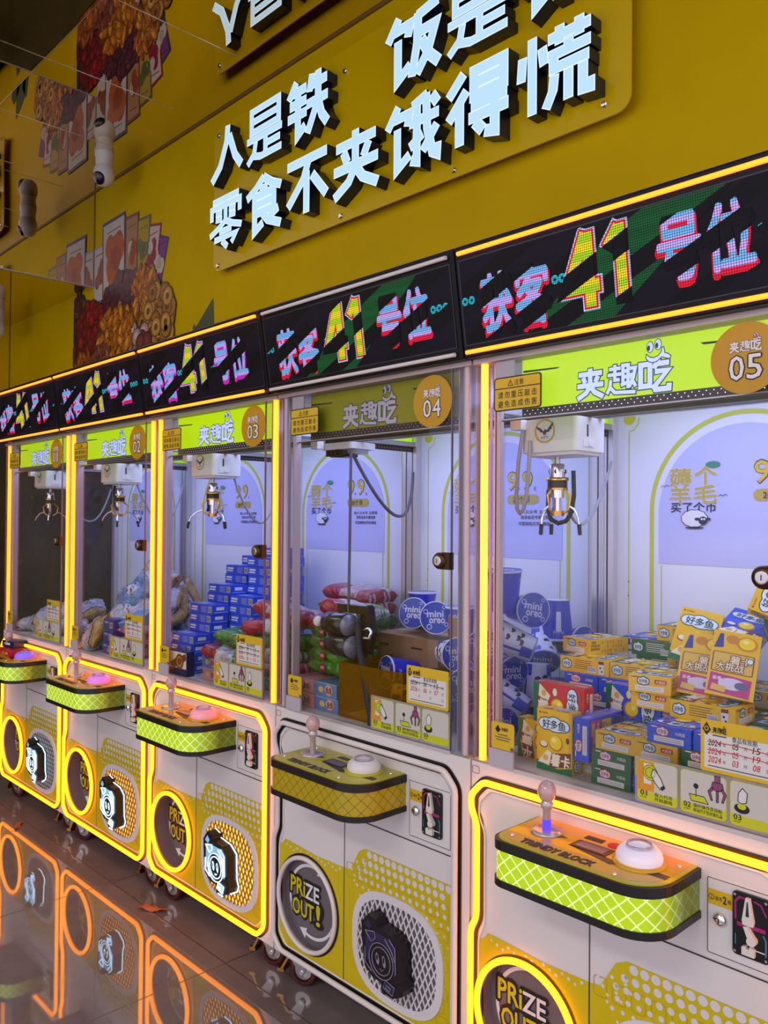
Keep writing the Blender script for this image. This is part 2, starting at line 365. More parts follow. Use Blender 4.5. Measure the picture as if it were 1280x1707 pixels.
def slab(name, x0, x1, y0, y1, z0, z1, m):
    return tag(part(name, None, lambda b: b.box(x0, x1, y0, y1, z0, z1, m)), kind='structure')
slab('floor', END_X, 3.2, -5.2, WALL_Y, -.05, 0, 'floor_tile')
slab('wall_back', END_X, 3.2, WALL_Y, WALL_Y+.1, 0, CEIL_Z+.06, 'wall_yellow')
slab('wall_left', END_X-.1, END_X, -5.2, WALL_Y+.1, 0, SOFFIT_Z+.06, 'wall_yellow')
slab('ceiling', FASCIA_X, 3.2, -5.2, WALL_Y, CEIL_Z, CEIL_Z+.06, 'mirror_ceiling')
slab('ceiling_lower', END_X, FASCIA_X-.02, -5.2, WALL_Y, SOFFIT_Z, SOFFIT_Z+.06, 'mirror_ceiling')
slab('wall_fascia', FASCIA_X-.02, FASCIA_X, -5.2, WALL_Y, SOFFIT_Z, CEIL_Z+.06, 'mirror_fascia')
noisy('shade_olive', (92, 80, 40), (62, 52, 26), 3, .22)
slab('shade_panel_1', END_X, END_X+.03, -3.2, WALL_Y-.01, 0, 2.25, 'shade_olive')  # panel added and coloured dark to stand for the dim end of the room
slab('shade_panel_2', END_X+.03, -3.16, WALL_Y-.02, WALL_Y, 0, 2.25, 'shade_olive')  # also added, its dark colour giving the shade beyond the far machine's glass
n_ = 0
for i in range(10):
    x = -1.74-.6*3+.6*i
    if FASCIA_X+.05 < x < 2.9:
        n_ += 1; slab('trim_%d' % n_, x-.0016, x+.0016, -3.4, WALL_Y-.18, CEIL_Z-.0014, CEIL_Z, 'mirror_seam')
for y in (-.12, -.72, -1.32):
    n_ += 1; slab('trim_%d' % n_, FASCIA_X, 3.0, y-.0012, y+.0012, CEIL_Z-.0012, CEIL_Z, 'mirror_seam')
n_ += 1; slab('trim_%d' % n_, FASCIA_X-.022, FASCIA_X+.003, -3.4, WALL_Y, SOFFIT_Z-.006, SOFFIT_Z, 'alu')
mat('caulk', (120, 92, 30), .6)
n_ += 1; slab('trim_%d' % n_, FASCIA_X, 3.0, WALL_Y-.012, WALL_Y, CEIL_Z-.008, CEIL_Z, 'caulk')
n_ += 1; slab('trim_%d' % n_, FASCIA_X, FASCIA_X+.005, WALL_Y-.006, WALL_Y, SOFFIT_Z, CEIL_Z-.008, 'caulk')
n_ += 1; slab('trim_%d' % n_, END_X, END_X+.006, WALL_Y-.006, WALL_Y, 0, SOFFIT_Z, 'caulk')

# ------------------------------------------------------------------ illuminated wall sign
mat('sign_board', (222, 184, 0), .22, spec=.25); mat('letter_face', (40, 56, 80), .4, emit=(.50, .74, .98), es=None); mat('letter_side', (14, 20, 44), .3); mat('letter_edge', (60, 70, 80), .4, emit=(.72, .90, 1.0), es=None)
sign = empty('wall_sign', (-1.05, WALL_Y, 2.6))
tag(sign, 'large lit sign of pale blue raised characters on the yellow wall', 'sign')
S0 = Vector((1.05, -WALL_Y, -2.6))
def sp(b): b.M = Matrix.Translation(S0)
def board(b):
    sp(b); b.prism(rrect(-2.165, .055, 2.60, 3.29, .05), .628, .634, 'sign_board')
part('backing_board', sign, board)
for x, z in ((-2.12, 2.625), (-1.22, 2.625), (-.62, 2.625), (-.03, 2.64), (-1.2, 3.2), (-.03, 3.25), (-2.12, 3.25)):
    def scr(b, x=x, z=z):
        sp(b); b.M = b.M @ Matrix.Translation((x, .628, z)) @ Matrix.Rotation(R(90), 4, 'X'); b.lathe([(.011, 0), (.011, .006), (.008, .01)], 'chrome', 14)
    part('screw', sign, scr)
    def spc(b, x=x, z=z):
        sp(b); b.M = b.M @ Matrix.Translation((x, WALL_Y, z)) @ Matrix.Rotation(R(90), 4, 'X'); b.lathe([(.009, 0), (.009, .046)], 'steel', 12)
    part('standoff', sign, spc)
cells = [(c, 0, ch) for c, ch in enumerate('零食不夹饿得慌')] + [(c, 1, ch) for c, ch in ((0, '人'), (1, '是'), (2, '铁'), (4, '饭'), (5, '是'), (6, '钢'))]
WD = {'是': .096, '零': .092, '慌': .112, '食': .122, '饿': .120}
for c, row, ch in cells:
    x0 = -2.118+.3005*c; z0 = 2.662 if row == 0 else 2.985; W, H = .278, .25
    def body(b, ch=ch, x0=x0, z0=z0): sp(b); b.glyph(ch, x0, x0+W, z0, z0+H, .5745, 'letter_side', WD.get(ch, .132), .0035, .628)
    def edge(b, ch=ch, x0=x0, z0=z0): sp(b); b.glyph(ch, x0, x0+W, z0, z0+H, .5737, 'letter_edge', WD.get(ch, .132), .0030)
    def face(b, ch=ch, x0=x0, z0=z0): sp(b); b.glyph(ch, x0, x0+W, z0, z0+H, .5730, 'letter_face', WD.get(ch, .132), -.0008)
    lo = part('letter', sign, body); part('lit_edge', lo, edge); part('lit_face', lo, face)

# ------------------------------------------------------------------ printed mural on the wall
random.seed(5)
mural = empty('wall_mural', (-3.2, WALL_Y, 2.4)); tag(mural, 'wall print of dried fruit heaps under a fan of snack pouches', 'wall print')
M0 = Vector((3.2, -WALL_Y, -2.4))
def cmat(rgb, rough=.5):
    return mat('print_%d_%d_%d' % tuple(int(v) for v in rgb), tuple(int(v) for v in rgb), rough)
for n3, c in dict(navy=(44, 40, 92), cream=(206, 190, 178), pecan=(150, 62, 26), pecan2=(176, 90, 40), tan=(170, 128, 84), olive=(88, 96, 50), mustard=(176, 146, 44), crimson=(140, 24, 50), purple=(116, 54, 120), grey=(170, 160, 160), maroon=(110, 50, 40)).items(): mat('mural_'+n3, c, .5)
def quad(b, x0, z0, x1, z1, w0, w1, y, m):    # leaning panel from base centre to top centre
    d = Vector((x1-x0, z1-z0)).normalized(); nn = Vector((d.y, -d.x))
    b.poly([(x0-nn.x*w0/2, z0-nn.y*w0/2), (x0+nn.x*w0/2, z0+nn.y*w0/2), (x1+nn.x*w1/2, z1+nn.y*w1/2), (x1-nn.x*w1/2, z1-nn.y*w1/2)], y, m)
def pouch(b, base, top, wd, y, body, edge, nut, nut2, mark):
    b.M = Matrix.Translation(M0); x0, z0 = base; x1, z1 = top
    quad(b, x0, z0, x1, z1, wd, wd, WALL_Y-y, edge)
    dx, dz = x1-x0, z1-z0
    quad(b, x0+dx*.02, z0+dz*.02, x1-dx*.035, z1-dz*.035, wd-.028, wd-.028, WALL_Y-y-.0004, body)
    cx, cz = x0+dx*.6, z0+dz*.6
    for i in range(9):
        a = random.uniform(0, 6.28); q = random.uniform(0, .35)*wd
        b.disc(cx+q*math.cos(a), cz+q*1.25*math.sin(a), .2*wd, WALL_Y-y-.0006-i*.00012, random.choice((nut, nut2)), 16, .26*wd)
    for i in range(3):
        quad(b, cx-.1*wd+i*.1*wd, cz-.2*wd, cx-.08*wd+i*.1*wd, cz+.2*wd, .02*wd, .03*wd, WALL_Y-y-.002, 'mural_maroon')
    for i in range(3): b.rect(cx-.26*wd+i*.2*wd, cx-.12*wd+i*.2*wd, z0+dz*.2, z0+dz*.2+.15*wd, WALL_Y-y-.001, mark)
    b.band([(x0+dx*.86-wd*.3, z0+dz*.87), (x0+dx*.86+wd*.3, z0+dz*.88)], .006, WALL_Y-y-.001, mark)
P_ = [((-2.86, 2.62), (-2.745, 2.94), .13, .002, 'mural_purple', 'mural_navy', 'mural_cream', 'mural_navy', 'mural_navy'),
      ((-2.92, 2.60), (-2.84, 3.03), .15, .003, 'mural_cream', 'mural_crimson', 'mural_crimson', 'mural_cream', 'mural_crimson'),
      ((-3.0, 2.62), (-2.965, 3.10), .155, .004, 'mural_mustard', 'mural_olive', 'mural_cream', 'mural_olive', 'mural_olive'),
      ((-3.12, 2.62), (-3.105, 3.15), .16, .005, 'mural_tan', 'mural_maroon', 'mural_cream', 'mural_pecan', 'mural_maroon'),
      ((-3.52, 2.62), (-3.525, 3.07), .16, .004, 'mural_cream', 'mural_grey', 'mural_maroon', 'mural_pecan', 'mural_navy'),
      ((-3.325, 2.60), (-3.335, 3.19), .295, .006, 'mural_cream', 'mural_navy', 'mural_pecan', 'mural_pecan2', 'mural_navy')]
for a in P_: part('printed_pouch', mural, lambda b, a=a: pouch(b, *a))
def pile(name, cx, cz, rx, rz, cols, er, k, y, lo=2.36, stretch=1.0, hole=False, xmin=-3.885):
    def f(b):
        b.M = Matrix.Translation(M0)
        b.poly([(max(xmin, cx+rx*1.04*math.cos(t*.2618)), max(lo, cz+rz*1.04*math.sin(t*.2618))) for t in range(24)], WALL_Y-y, MATS[cols[0]] if isinstance(cols[0], str) else cmat([v*.6 for v in cols[0]]))
        for i in range(k):
            a = random.uniform(0, 6.28); q = math.sqrt(random.random())
            x, z = cx+rx*q*math.cos(a), cz+rz*q*math.sin(a)
            if z < lo or x < xmin+er: continue
            th = random.uniform(-.9, .9); c = random.choice(cols); e1, e2 = er, er*stretch
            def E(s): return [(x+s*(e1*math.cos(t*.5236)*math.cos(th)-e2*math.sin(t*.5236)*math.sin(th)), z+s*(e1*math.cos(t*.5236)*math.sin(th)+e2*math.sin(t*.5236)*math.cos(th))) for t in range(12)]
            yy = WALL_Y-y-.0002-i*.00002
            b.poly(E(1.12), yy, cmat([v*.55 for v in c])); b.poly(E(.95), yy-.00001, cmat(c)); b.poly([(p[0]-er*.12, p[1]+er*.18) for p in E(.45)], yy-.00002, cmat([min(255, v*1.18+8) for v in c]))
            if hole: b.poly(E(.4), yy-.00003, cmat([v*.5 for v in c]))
    part('printed_fruit_heap', mural, f)
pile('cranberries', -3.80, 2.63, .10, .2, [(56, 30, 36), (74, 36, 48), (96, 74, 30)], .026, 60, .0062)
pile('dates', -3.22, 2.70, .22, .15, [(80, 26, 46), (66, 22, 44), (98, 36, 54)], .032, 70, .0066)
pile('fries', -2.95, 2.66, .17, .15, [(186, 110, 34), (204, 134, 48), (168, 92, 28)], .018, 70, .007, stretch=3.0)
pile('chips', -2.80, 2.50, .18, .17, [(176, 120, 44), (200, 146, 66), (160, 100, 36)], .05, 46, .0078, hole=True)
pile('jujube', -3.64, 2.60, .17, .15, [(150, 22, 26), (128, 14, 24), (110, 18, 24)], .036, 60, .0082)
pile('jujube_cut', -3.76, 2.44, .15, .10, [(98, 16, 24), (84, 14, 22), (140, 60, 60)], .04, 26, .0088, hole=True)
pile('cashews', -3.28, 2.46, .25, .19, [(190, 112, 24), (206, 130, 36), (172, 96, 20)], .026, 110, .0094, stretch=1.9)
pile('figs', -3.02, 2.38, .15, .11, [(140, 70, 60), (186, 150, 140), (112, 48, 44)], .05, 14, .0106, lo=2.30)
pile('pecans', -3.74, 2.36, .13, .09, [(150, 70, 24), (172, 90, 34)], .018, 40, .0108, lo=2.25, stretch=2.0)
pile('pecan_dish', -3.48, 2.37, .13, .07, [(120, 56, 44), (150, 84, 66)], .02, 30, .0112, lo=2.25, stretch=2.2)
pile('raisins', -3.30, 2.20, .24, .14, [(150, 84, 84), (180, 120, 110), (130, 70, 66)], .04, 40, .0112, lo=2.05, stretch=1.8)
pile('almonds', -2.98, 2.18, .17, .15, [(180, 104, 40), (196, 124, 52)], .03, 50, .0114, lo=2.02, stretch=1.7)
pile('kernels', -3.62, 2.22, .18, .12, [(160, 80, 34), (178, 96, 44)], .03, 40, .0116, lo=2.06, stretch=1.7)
mat('pouch_olive', (92, 88, 70), .5); mat('pouch_shadow', (30, 30, 34), .5); mat('leaf_print', (64, 78, 44), .5)
def big_pouch(b):
    b.M = Matrix.Translation(M0)
    b.poly([(-2.16, 1.3), (-2.17, 2.03), (-2.24, 2.08), (-2.70, 2.10), (-3.15, 1.98), (-3.2, 1.3)], WALL_Y-.002, 'pouch_shadow')
    b.poly([(-2.2, 1.3), (-2.21, 1.99), (-2.55, 2.02), (-2.85, 1.72), (-3.0, 1.3)], WALL_Y-.003, 'pouch_olive')
    b.poly([(-2.2, 2.06), (-2.24, 2.18), (-2.42, 2.08), (-2.36, 2.05)], WALL_Y-.003, 'pouch_olive')
    for i in range(6): b.rect(-2.62+.06*i, -2.585+.06*i, 1.66+.05*i, 1.70+.05*i, WALL_Y-.0036, 'pouch_shadow')
part('printed_pouch', mural, big_pouch, label='large dark olive pouch print low behind the machines')
def leaves(b):
    b.M = Matrix.Translation(M0)
    for (x0, x1, xt, zt) in ((-2.42, -2.30, -2.245, 2.505), (-2.47, -2.42, -2.425, 2.41), (-2.30, -2.2, -2.19, 2.37)):
        b.poly([(x0, 2.25), (x1+.06, 2.25), (x1+.065, 2.25+(zt-2.25)*.45), (xt, zt), (x0+.02, 2.25+(zt-2.25)*.55)], WALL_Y-.003, 'leaf_print')
part('printed_leaves', mural, leaves)

# ------------------------------------------------------------------ security cameras
mat('camera_shell', (216, 208, 200), .35); mat('lens_dark', (20, 22, 44), .1)
def dome(name, loc, face, label):
    o = empty(name, loc); o.scale = (1.4, 1.4, 1.4); tag(o, label, 'security camera')
    part('mount', o, lambda b: b.lathe([(.036, 0), (.036, -.012), (.033, -.02), (.033, -.052)][::-1], 'camera_shell', 24), label='grey-white ceiling mount')
    def sh(b):
        b.M = Matrix.Translation((0, 0, -.085)); b.lathe([(.002, -.047), (.02, -.043), (.034, -.03), (.040, -.008), (.039, .018), (.032, .036)], 'camera_shell', 26)
    part('shell', o, sh)
    d = Vector(face).normalized()
    def ln(b):
        b.M = Matrix.Translation(Vector((0, 0, -.092))+d*.029) @ d.to_track_quat('Z', 'Y').to_matrix().to_4x4(); b.lathe([(.025, 0), (.025, .007), (.018, .014), (.004, .018)], 'lens_dark', 20)
    part('lens', o, ln)
dome('security_camera', (-3.05, .48, CEIL_Z), (.35, -.8, -.5), 'white turret camera hanging from the mirrored ceiling above the pouches')
dome('security_camera', (-4.62, .45, SOFFIT_Z), (.3, -.8, -.5), 'white turret camera under the lower mirrored soffit near the end wall')

# ------------------------------------------------------------------ scrap on the floor
mat('scrap_paper', (196, 96, 40), .6)
def scrap(b):
    random.seed(3); pts = [(-.06, 0), (-.03, .014), (.0, .01), (.035, .022), (.07, .012), (.04, -.006), (.01, -.012), (-.03, -.014)]
    b.add([(x, y, .001+.012*abs(math.sin(i*2.1))) for i, (x, y) in enumerate(pts)]+[(0, 0, .014)], [(i, (i+1) % 8, 8) for i in range(8)], 'scrap_paper')
o = part('paper_scrap', None, scrap); o.location = (-1.455, -.045, 0); o.rotation_euler = (0, 0, R(25)); tag(o, 'torn orange wrapper scrap lying on the shiny floor tiles', 'litter scrap')
o = part('paper_scrap', None, scrap, key=None); o.location = (-2.62, -.09, 0); o.rotation_euler = (0, 0, R(-40)); o.scale = (.8, .8, .8); tag(o, 'folded orange slip on the floor before the machine numbered 01', 'litter scrap')
# ------------------------------------------------------------------ claw machines
W = PITCH; SH = .84                                 # width, height of the glass sill
L0, L1 = .003, W-.003
NEON_PATH = [(.045, .80), (.0105, .764), (.0105, .733), (.028, .698), (.028, .484), (.0105, .449), (.0105, .157), (.047, .122), (.702, .122), (.736, .155), (.736, .763), (.700, .80)]
def dense(path, closed, step=.012, r=.014):         # corner-rounded polyline
    o = []; n = len(path)
    for i in range(n):
        p = Vector(path[i]); a = Vector(path[(i-1) % n]); c = Vector(path[(i+1) % n])
        d1 = (a-p); d2 = (c-p); q = min(r, d1.length*.4, d2.length*.4); s_, e_ = p+d1.normalized()*q, p+d2.normalized()*q
        for t in (0, .33, .67, 1): o.append(tuple((s_*(1-t)+p*t)*(1-t)+(p*(1-t)+e_*t)*t))
    return o
NP = dense(NEON_PATH, True)
HC, HR = (.163, .293), .126                          # prize hole

def radial(b, c, r, x0, x1, z0, z1, y, m, top=None):  # rectangle with a round hole
    n = 96; angs = sorted([2*math.pi*i/n for i in range(n)]+[math.atan2(z-c[1], x-c[0]) % (2*math.pi) for x in (x0, x1) for z in (z0, z1)])
    vs = []
    for a in angs:
        dx, dz = math.cos(a), math.sin(a); t = 1e9
        if dx > 1e-9: t = min(t, (x1-c[0])/dx)
        if dx < -1e-9: t = min(t, (x0-c[0])/dx)
        if dz > 1e-9: t = min(t, (z1-c[1])/dz)
        if dz < -1e-9: t = min(t, (z0-c[1])/dz)
        vs += [(c[0]+r*dx, y, c[1]+r*dz), (c[0]+t*dx, y, c[1]+t*dz)]
    k = len(angs); b.add(vs, [(2*i, 2*i+1, 2*((i+1) % k)+1, 2*((i+1) % k)) for i in range(k)], m)

def body(b):
    zb = .105; m = 'white_paint'; D = .62
    b.add([(L0, 0, zb), (L0, 0, SH), (L0, D, SH), (L0, D, zb)], [(0, 1, 2, 3)], m); b.add([(L1, 0, zb), (L1, 0, SH), (L1, D, SH), (L1, D, zb)], [(3, 2, 1, 0)], m)
    b.add([(L0, D, zb), (L0, D, SH), (L1, D, SH), (L1, D, zb)], [(0, 1, 2, 3)], m)
    b.add([(L0, 0, SH), (L1, 0, SH), (L1, D, SH), (L0, D, SH)], [(0, 1, 2, 3)], m); b.add([(L0, 0, zb), (L1, 0, zb), (L1, D, zb), (L0, D, zb)], [(3, 2, 1, 0)], m)
    x0, x1, z0, z1 = .02, .322, .14, .45
    radial(b, HC, HR, x0, x1, z0, z1, 0, m)
    for a in ((L0, x0, zb, SH), (x1, L1, zb, SH), (x0, x1, zb, z0), (x0, x1, z1, SH)): b.rect(*a, 0, m)
def graphic(b):
    y = -.0012; m = 'graphic_yellow'
    radial(b, HC, HR+.002, .042, .322, .140, .436, y, m)
    b.poly([(.042, .436), (.054, .452), (.09, .451), (.20, .444), (.322, .448), (.322, .436)], y, m)
    b.poly([(.042, .140), (.056, .132), (.322, .132), (.322, .140)], y, m)
    b.poly([(.027, .43), (.042, .436), (.042, .14), (.024, .158), (.024, .43)], y, m)
    b.poly([(.326, .132), (.698, .132), (.724, .158), (.724, .524), (.410, .524), (.386, .512), (.350, .452), (.326, .448)], y, m)
    for r_ in range(7):                              # halftone fading downwards
        z = .512-.0235*r_; rr = .0100*(1-r_/7.6); k0 = 0
        for i in range(15):
            x = .402+.0236*i+(.0118 if r_ % 2 else 0)-.008*min(r_, 3)
            if x < .72-rr and not (r_ == 0 and i == 0): b.disc(x, z, rr, y-.0004, 'graphic_dot', 12)
    for i in range(11): b.disc(.345+.007*i+.004*(i % 3), .468-.017*(i % 4)+.003*i, .0045-.0003*(i % 4), y-.0004, 'graphic_dot', 8)
    for i in range(16): b.disc(.066+.016*i, .440-.005*(i % 3), .0034+.0007*(i % 2), y-.0004, 'graphic_dot', 8)
    for i in range(9):                               # faint outlined letters of the print
        x = .335+.043*i; b.band(rrect(x, x+.03, .43, .47, .006, 2), .0016, y-.0003, 'graphic_line', True)
    for i in range(7):
        x = .66 if i % 2 else .672; b.band(rrect(x, x+.036, .17+.035*i, .198+.035*i, .006, 2), .0016, y-.0003, 'graphic_line', True)
    for j in range(4):
        for i in range(70-8*j):
            x = .064+.0092*i+.0046*(j % 2)
            if x < .69: b.disc(x, .1385+.0066*j, .0025-.0004*j, y-.0004, 'graphic_line', 6)
def seams(b):
    y = -.0018
    for a in ((.3232, .3256, .132, .70), (.326, .724, .5925, .5955), ): b.rect(*a, y, 'seam_dark')
def neon(b, m): b.tube([(x, -.0105, z) for x, z in NP], .0076, m, 10, True)
def groove(b): b.band(NP, .027, -.0022, 'channel_black', True)
def groove_rim(b):
    b.tube([(x, -.002, z) for x, z in dense([(x+(.017 if x < .4 else -.017), z+(.017 if z < .4 else -.017)) for x, z in NEON_PATH], True)], .0024, 'panel_white', 6, True)

def prize(root, on, dp):
    p = part('prize_opening', root, lambda b: (b.ring(*HC, HR, HR, 0, 'tunnel_grey', 72, y1=dp), b.ring(*HC, HR-.001, HR+.0095, -.004, 'channel_black' if on else 'panel_white', 72), b.ring(*HC, HR+.0095, HR+.016, -.003, 'channel_black', 72)), ('prize', on, dp))
    if on: part('neon_ring', p, lambda b: b.tube([(HC[0]+(HR+.006)*math.cos(t*.0872665), -.011, HC[1]+(HR+.006)*math.sin(t*.0872665)) for t in range(72)], .0076, 'neon_on', 10, True), 'pring')
    else: part('neon_ring', p, lambda b: b.tube([(HC[0]+(HR+.004)*math.cos(t*.0872665), -.008, HC[1]+(HR+.004)*math.sin(t*.0872665)) for t in range(72)], .0066, 'neon_off', 10, True), 'pring0')
    def flap(b):
        b.disc(*HC, HR, dp, 'flap_grey', 64)
        for a0, a1 in ((R(75), R(212)), (R(255), R(392))):
            b.ring(*HC, .098, .107, dp-.002, 'text_white', 40, a0, a1)
            t = Vector((HC[0]+.1025*math.cos(a0), HC[1]+.1025*math.sin(a0))); d = Vector((math.sin(a0), -math.cos(a0))); q = Vector((d.y, -d.x))
            b.poly([tuple(t+q*.017), tuple(t-q*.017), tuple(t+d*.032)], dp-.002, 'text_white')
    f = part('flap', p, flap, ('flap', dp))
    def words(b):
        for dy, m, off in ((dp-.003, 'text_black', .13), (dp-.0036, None, .035)):
            q = .0034 if m else 0
            b.text('PRi', .064-q, .131+q, .298-q, .345+q, dy, m or 'text_yellow', off); b.text('ZE', .134-q, .196+q, .298-q, .341+q, dy, m or 'text_white', off)
            b.text('OUT', .074-q, .172+q, .238-q, .284+q, dy, m or 'text_yellow', off); b.text('!', .186-q, .200+q, .234-q, .292+q, dy, m or 'text_yellow', off)
    part('lettering', f, words, ('prizewords', dp))

mat('grille_pale_bar', (120, 112, 110), .5); mat('grille_amber_bar', (150, 112, 84), .5)  # white lattice, its dimness against the backlight put into the bar colours
GC, GA, GB = (.530, .291), .166, .142
EM = [(.445, .357), (.470, .387), (.496, .380), (.502, .366), (.557, .359), (.588, .338), (.592, .258), (.602, .239), (.595, .222), (.559, .203), (.528, .203), (.518, .230), (.490, .230), (.458, .249), (.447, .318)]
def grille(root, state):
    def plate(b):
        o, i = superell(*GC, GA, GB, 2.7), superell(*GC, GA-.022, GB-.020, 2.7); n = len(o)
        b.add([(p[0], -.006, p[1]) for p in o]+[(p[0], -.006, p[1]) for p in i], [(k, (k+1) % n, (k+1) % n+n, k+n) for k in range(n)], 'grille_white')
        b.add([(p[0], -.006, p[1]) for p in o]+[(p[0], 0, p[1]) for p in o], [(k, k+n, (k+1) % n+n, (k+1) % n) for k in range(n)], 'grille_white')
    g = part('vent_grille', root, plate, 'grille')
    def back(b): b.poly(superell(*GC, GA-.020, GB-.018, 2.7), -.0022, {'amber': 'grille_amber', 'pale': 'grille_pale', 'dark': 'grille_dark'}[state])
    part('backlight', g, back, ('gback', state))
    def bars(b):
        ins = superell(*GC, GA-.018, GB-.016, 2.7, 200)
        for sgn in (1, -1):
            for k in range(-30, 31):
                d = Vector((.46, sgn*.888)); nn = Vector((-d.y, d.x)); off = k*.0172
                hits = []
                for i in range(200):
                    p, q = Vector(ins[i])-Vector(GC), Vector(ins[(i+1) % 200])-Vector(GC)
                    a, c = p.dot(nn)-off, q.dot(nn)-off
                    if a*c < 0: hits.append((p+(q-p)*(a/(a-c))).dot(d))
                if len(hits) >= 2:
                    s0, s1 = Vector(GC)+nn*off+d*min(hits), Vector(GC)+nn*off+d*max(hits); h = nn*.0020
                    b.prism([tuple(s0+h), tuple(s0-h), tuple(s1-h), tuple(s1+h)], -.0055-.0006*(sgn > 0), -.003, {'dark': 'grille_white', 'pale': 'grille_pale_bar', 'amber': 'grille_amber_bar'}[state])
    part('lattice', g, bars, ('lattice', state))
    lit = state != 'dark'
    def em(b):
        b.prism(EM, -.046, -.006, 'emblem_black'); m = 'emblem_panel' if lit else 'emblem_blue'; y = -.0464
        b.poly([(.462, .343), (.497, .350), (.550, .350), (.572, .333), (.574, .262), (.55, .262), (.50, .262), (.462, .272)], y, m)
        b.poly([(.456, .356), (.470, .374), (.484, .362), (.474, .348)], y, m); b.poly([(.528, .222), (.566, .214), (.572, .236), (.54, .244)], y, m)
    e = part('emblem', g, em, ('emblem', lit))
    def lines(b):
        m = 'emblem_lit' if lit else 'emblem_off'; r = .0016 if lit else .0012; y = -.0478; c = (.522, .284)
        T = lambda pts, cl=False, rr=r: b.tube([(x, y, z) for x, z in pts], rr, m, 6, cl)
        b.disc(c[0], c[1], .047, -.0468, 'emblem_black', 36); b.disc(c[0], c[1], .034, -.0470, 'black', 30)
        for q in (.0445, .034): T([(c[0]+q*math.cos(t*.2094), c[1]+q*math.sin(t*.2094)) for t in range(30)], True)
        for ox in (-.014, .010):                       # two leaning oval eyes and a small mouth
            b.poly([(c[0]+ox+.0062*math.cos(t*.349)-.0025*math.sin(t*.349), c[1]+.002+.0145*math.sin(t*.349)) for t in range(18)], -.0474, m)
            b.disc(c[0]+ox-.001, c[1]+.005, .0034, -.0476, 'black', 12, .008)
        T([(c[0]-.004, c[1]-.020), (c[0]+.003, c[1]-.024), (c[0]+.009, c[1]-.018)], rr=r*.7)
        T([(.462, .343), (.497, .350), (.50, .335), (.485, .322), (.462, .343)]); T([(.550, .350), (.572, .333), (.575, .27)]); T([(.535, .345), (.56, .322), (.571, .30)])
        T([(.462, .30), (.462, .262), (.488, .246)]); T([(.530, .222), (.564, .213), (.571, .236), (.540, .243)], True); T([(.541, .232), (.557, .228), (.554, .220), (.538, .224)], True); T([(.538, .207), (.566, .206)])
        if lit: b.tube([(x, -.014, z) for x, z in [(p[0]+(.004 if p[0] > .52 else -.002), p[1]) for p in EM]], .0022, m, 6, True)
    part('neon_lines', e, lines, ('emlines', lit))

def lattice_mat(name, lit):
    m = mat(name, (80, 78, 6) if lit else (176, 152, 18), .35, coat=.3); n, l = nodes(m); b = n['Principled BSDF']
    uvn = n.new('ShaderNodeUVMap'); sp_ = n.new('ShaderNodeSeparateXYZ'); l.new(uvn.outputs[0], sp_.inputs[0]); u, v = sp_.outputs[0], sp_.outputs[1]
    def ln(sg):
        f = mth(n, l, 'FRACT', mth(n, l, 'ADD', mth(n, l, 'MULTIPLY', u, 31.0), mth(n, l, 'MULTIPLY', v, sg*33.0)))
        return mth(n, l, 'LESS_THAN', mth(n, l, 'ABSOLUTE', mth(n, l, 'SUBTRACT', f, .5)), .062 if lit else .035)
    g = mth(n, l, 'MAXIMUM', ln(1), ln(-1))
    mx = n.new('ShaderNodeMix'); mx.data_type = 'RGBA'; l.new(g, mx.inputs[0])
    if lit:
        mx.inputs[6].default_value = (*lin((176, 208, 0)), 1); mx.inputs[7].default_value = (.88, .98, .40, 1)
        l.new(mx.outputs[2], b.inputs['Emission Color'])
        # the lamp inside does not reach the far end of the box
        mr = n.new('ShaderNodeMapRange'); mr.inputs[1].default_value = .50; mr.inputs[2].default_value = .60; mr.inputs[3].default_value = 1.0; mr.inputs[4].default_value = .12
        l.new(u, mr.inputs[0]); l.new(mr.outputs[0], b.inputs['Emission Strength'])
    else:
        mx.inputs[6].default_value = (*lin((190, 164, 16)), 1); mx.inputs[7].default_value = (*lin((120, 96, 10)), 1); l.new(mx.outputs[2], b.inputs['Base Color'])
    return m
lattice_mat('lattice_lit', True); lattice_mat('lattice_unlit', False)
def deck(gx=0, r1=.035, r2=.075, d=.172, x0=.196, x1=.560):
    o = [(x0-gx, 0)]
    o += [(x0-gx+r1-r1*math.cos(R(90*i/6)), -d-gx+r1-r1*math.sin(R(90*i/6))) for i in range(7)]
    o += [(x1+gx-r2+r2*math.sin(R(90*i/9)), -d-gx+r2-r2*math.cos(R(90*i/9))) for i in range(10)]
    return o+[(x1+gx, 0)]
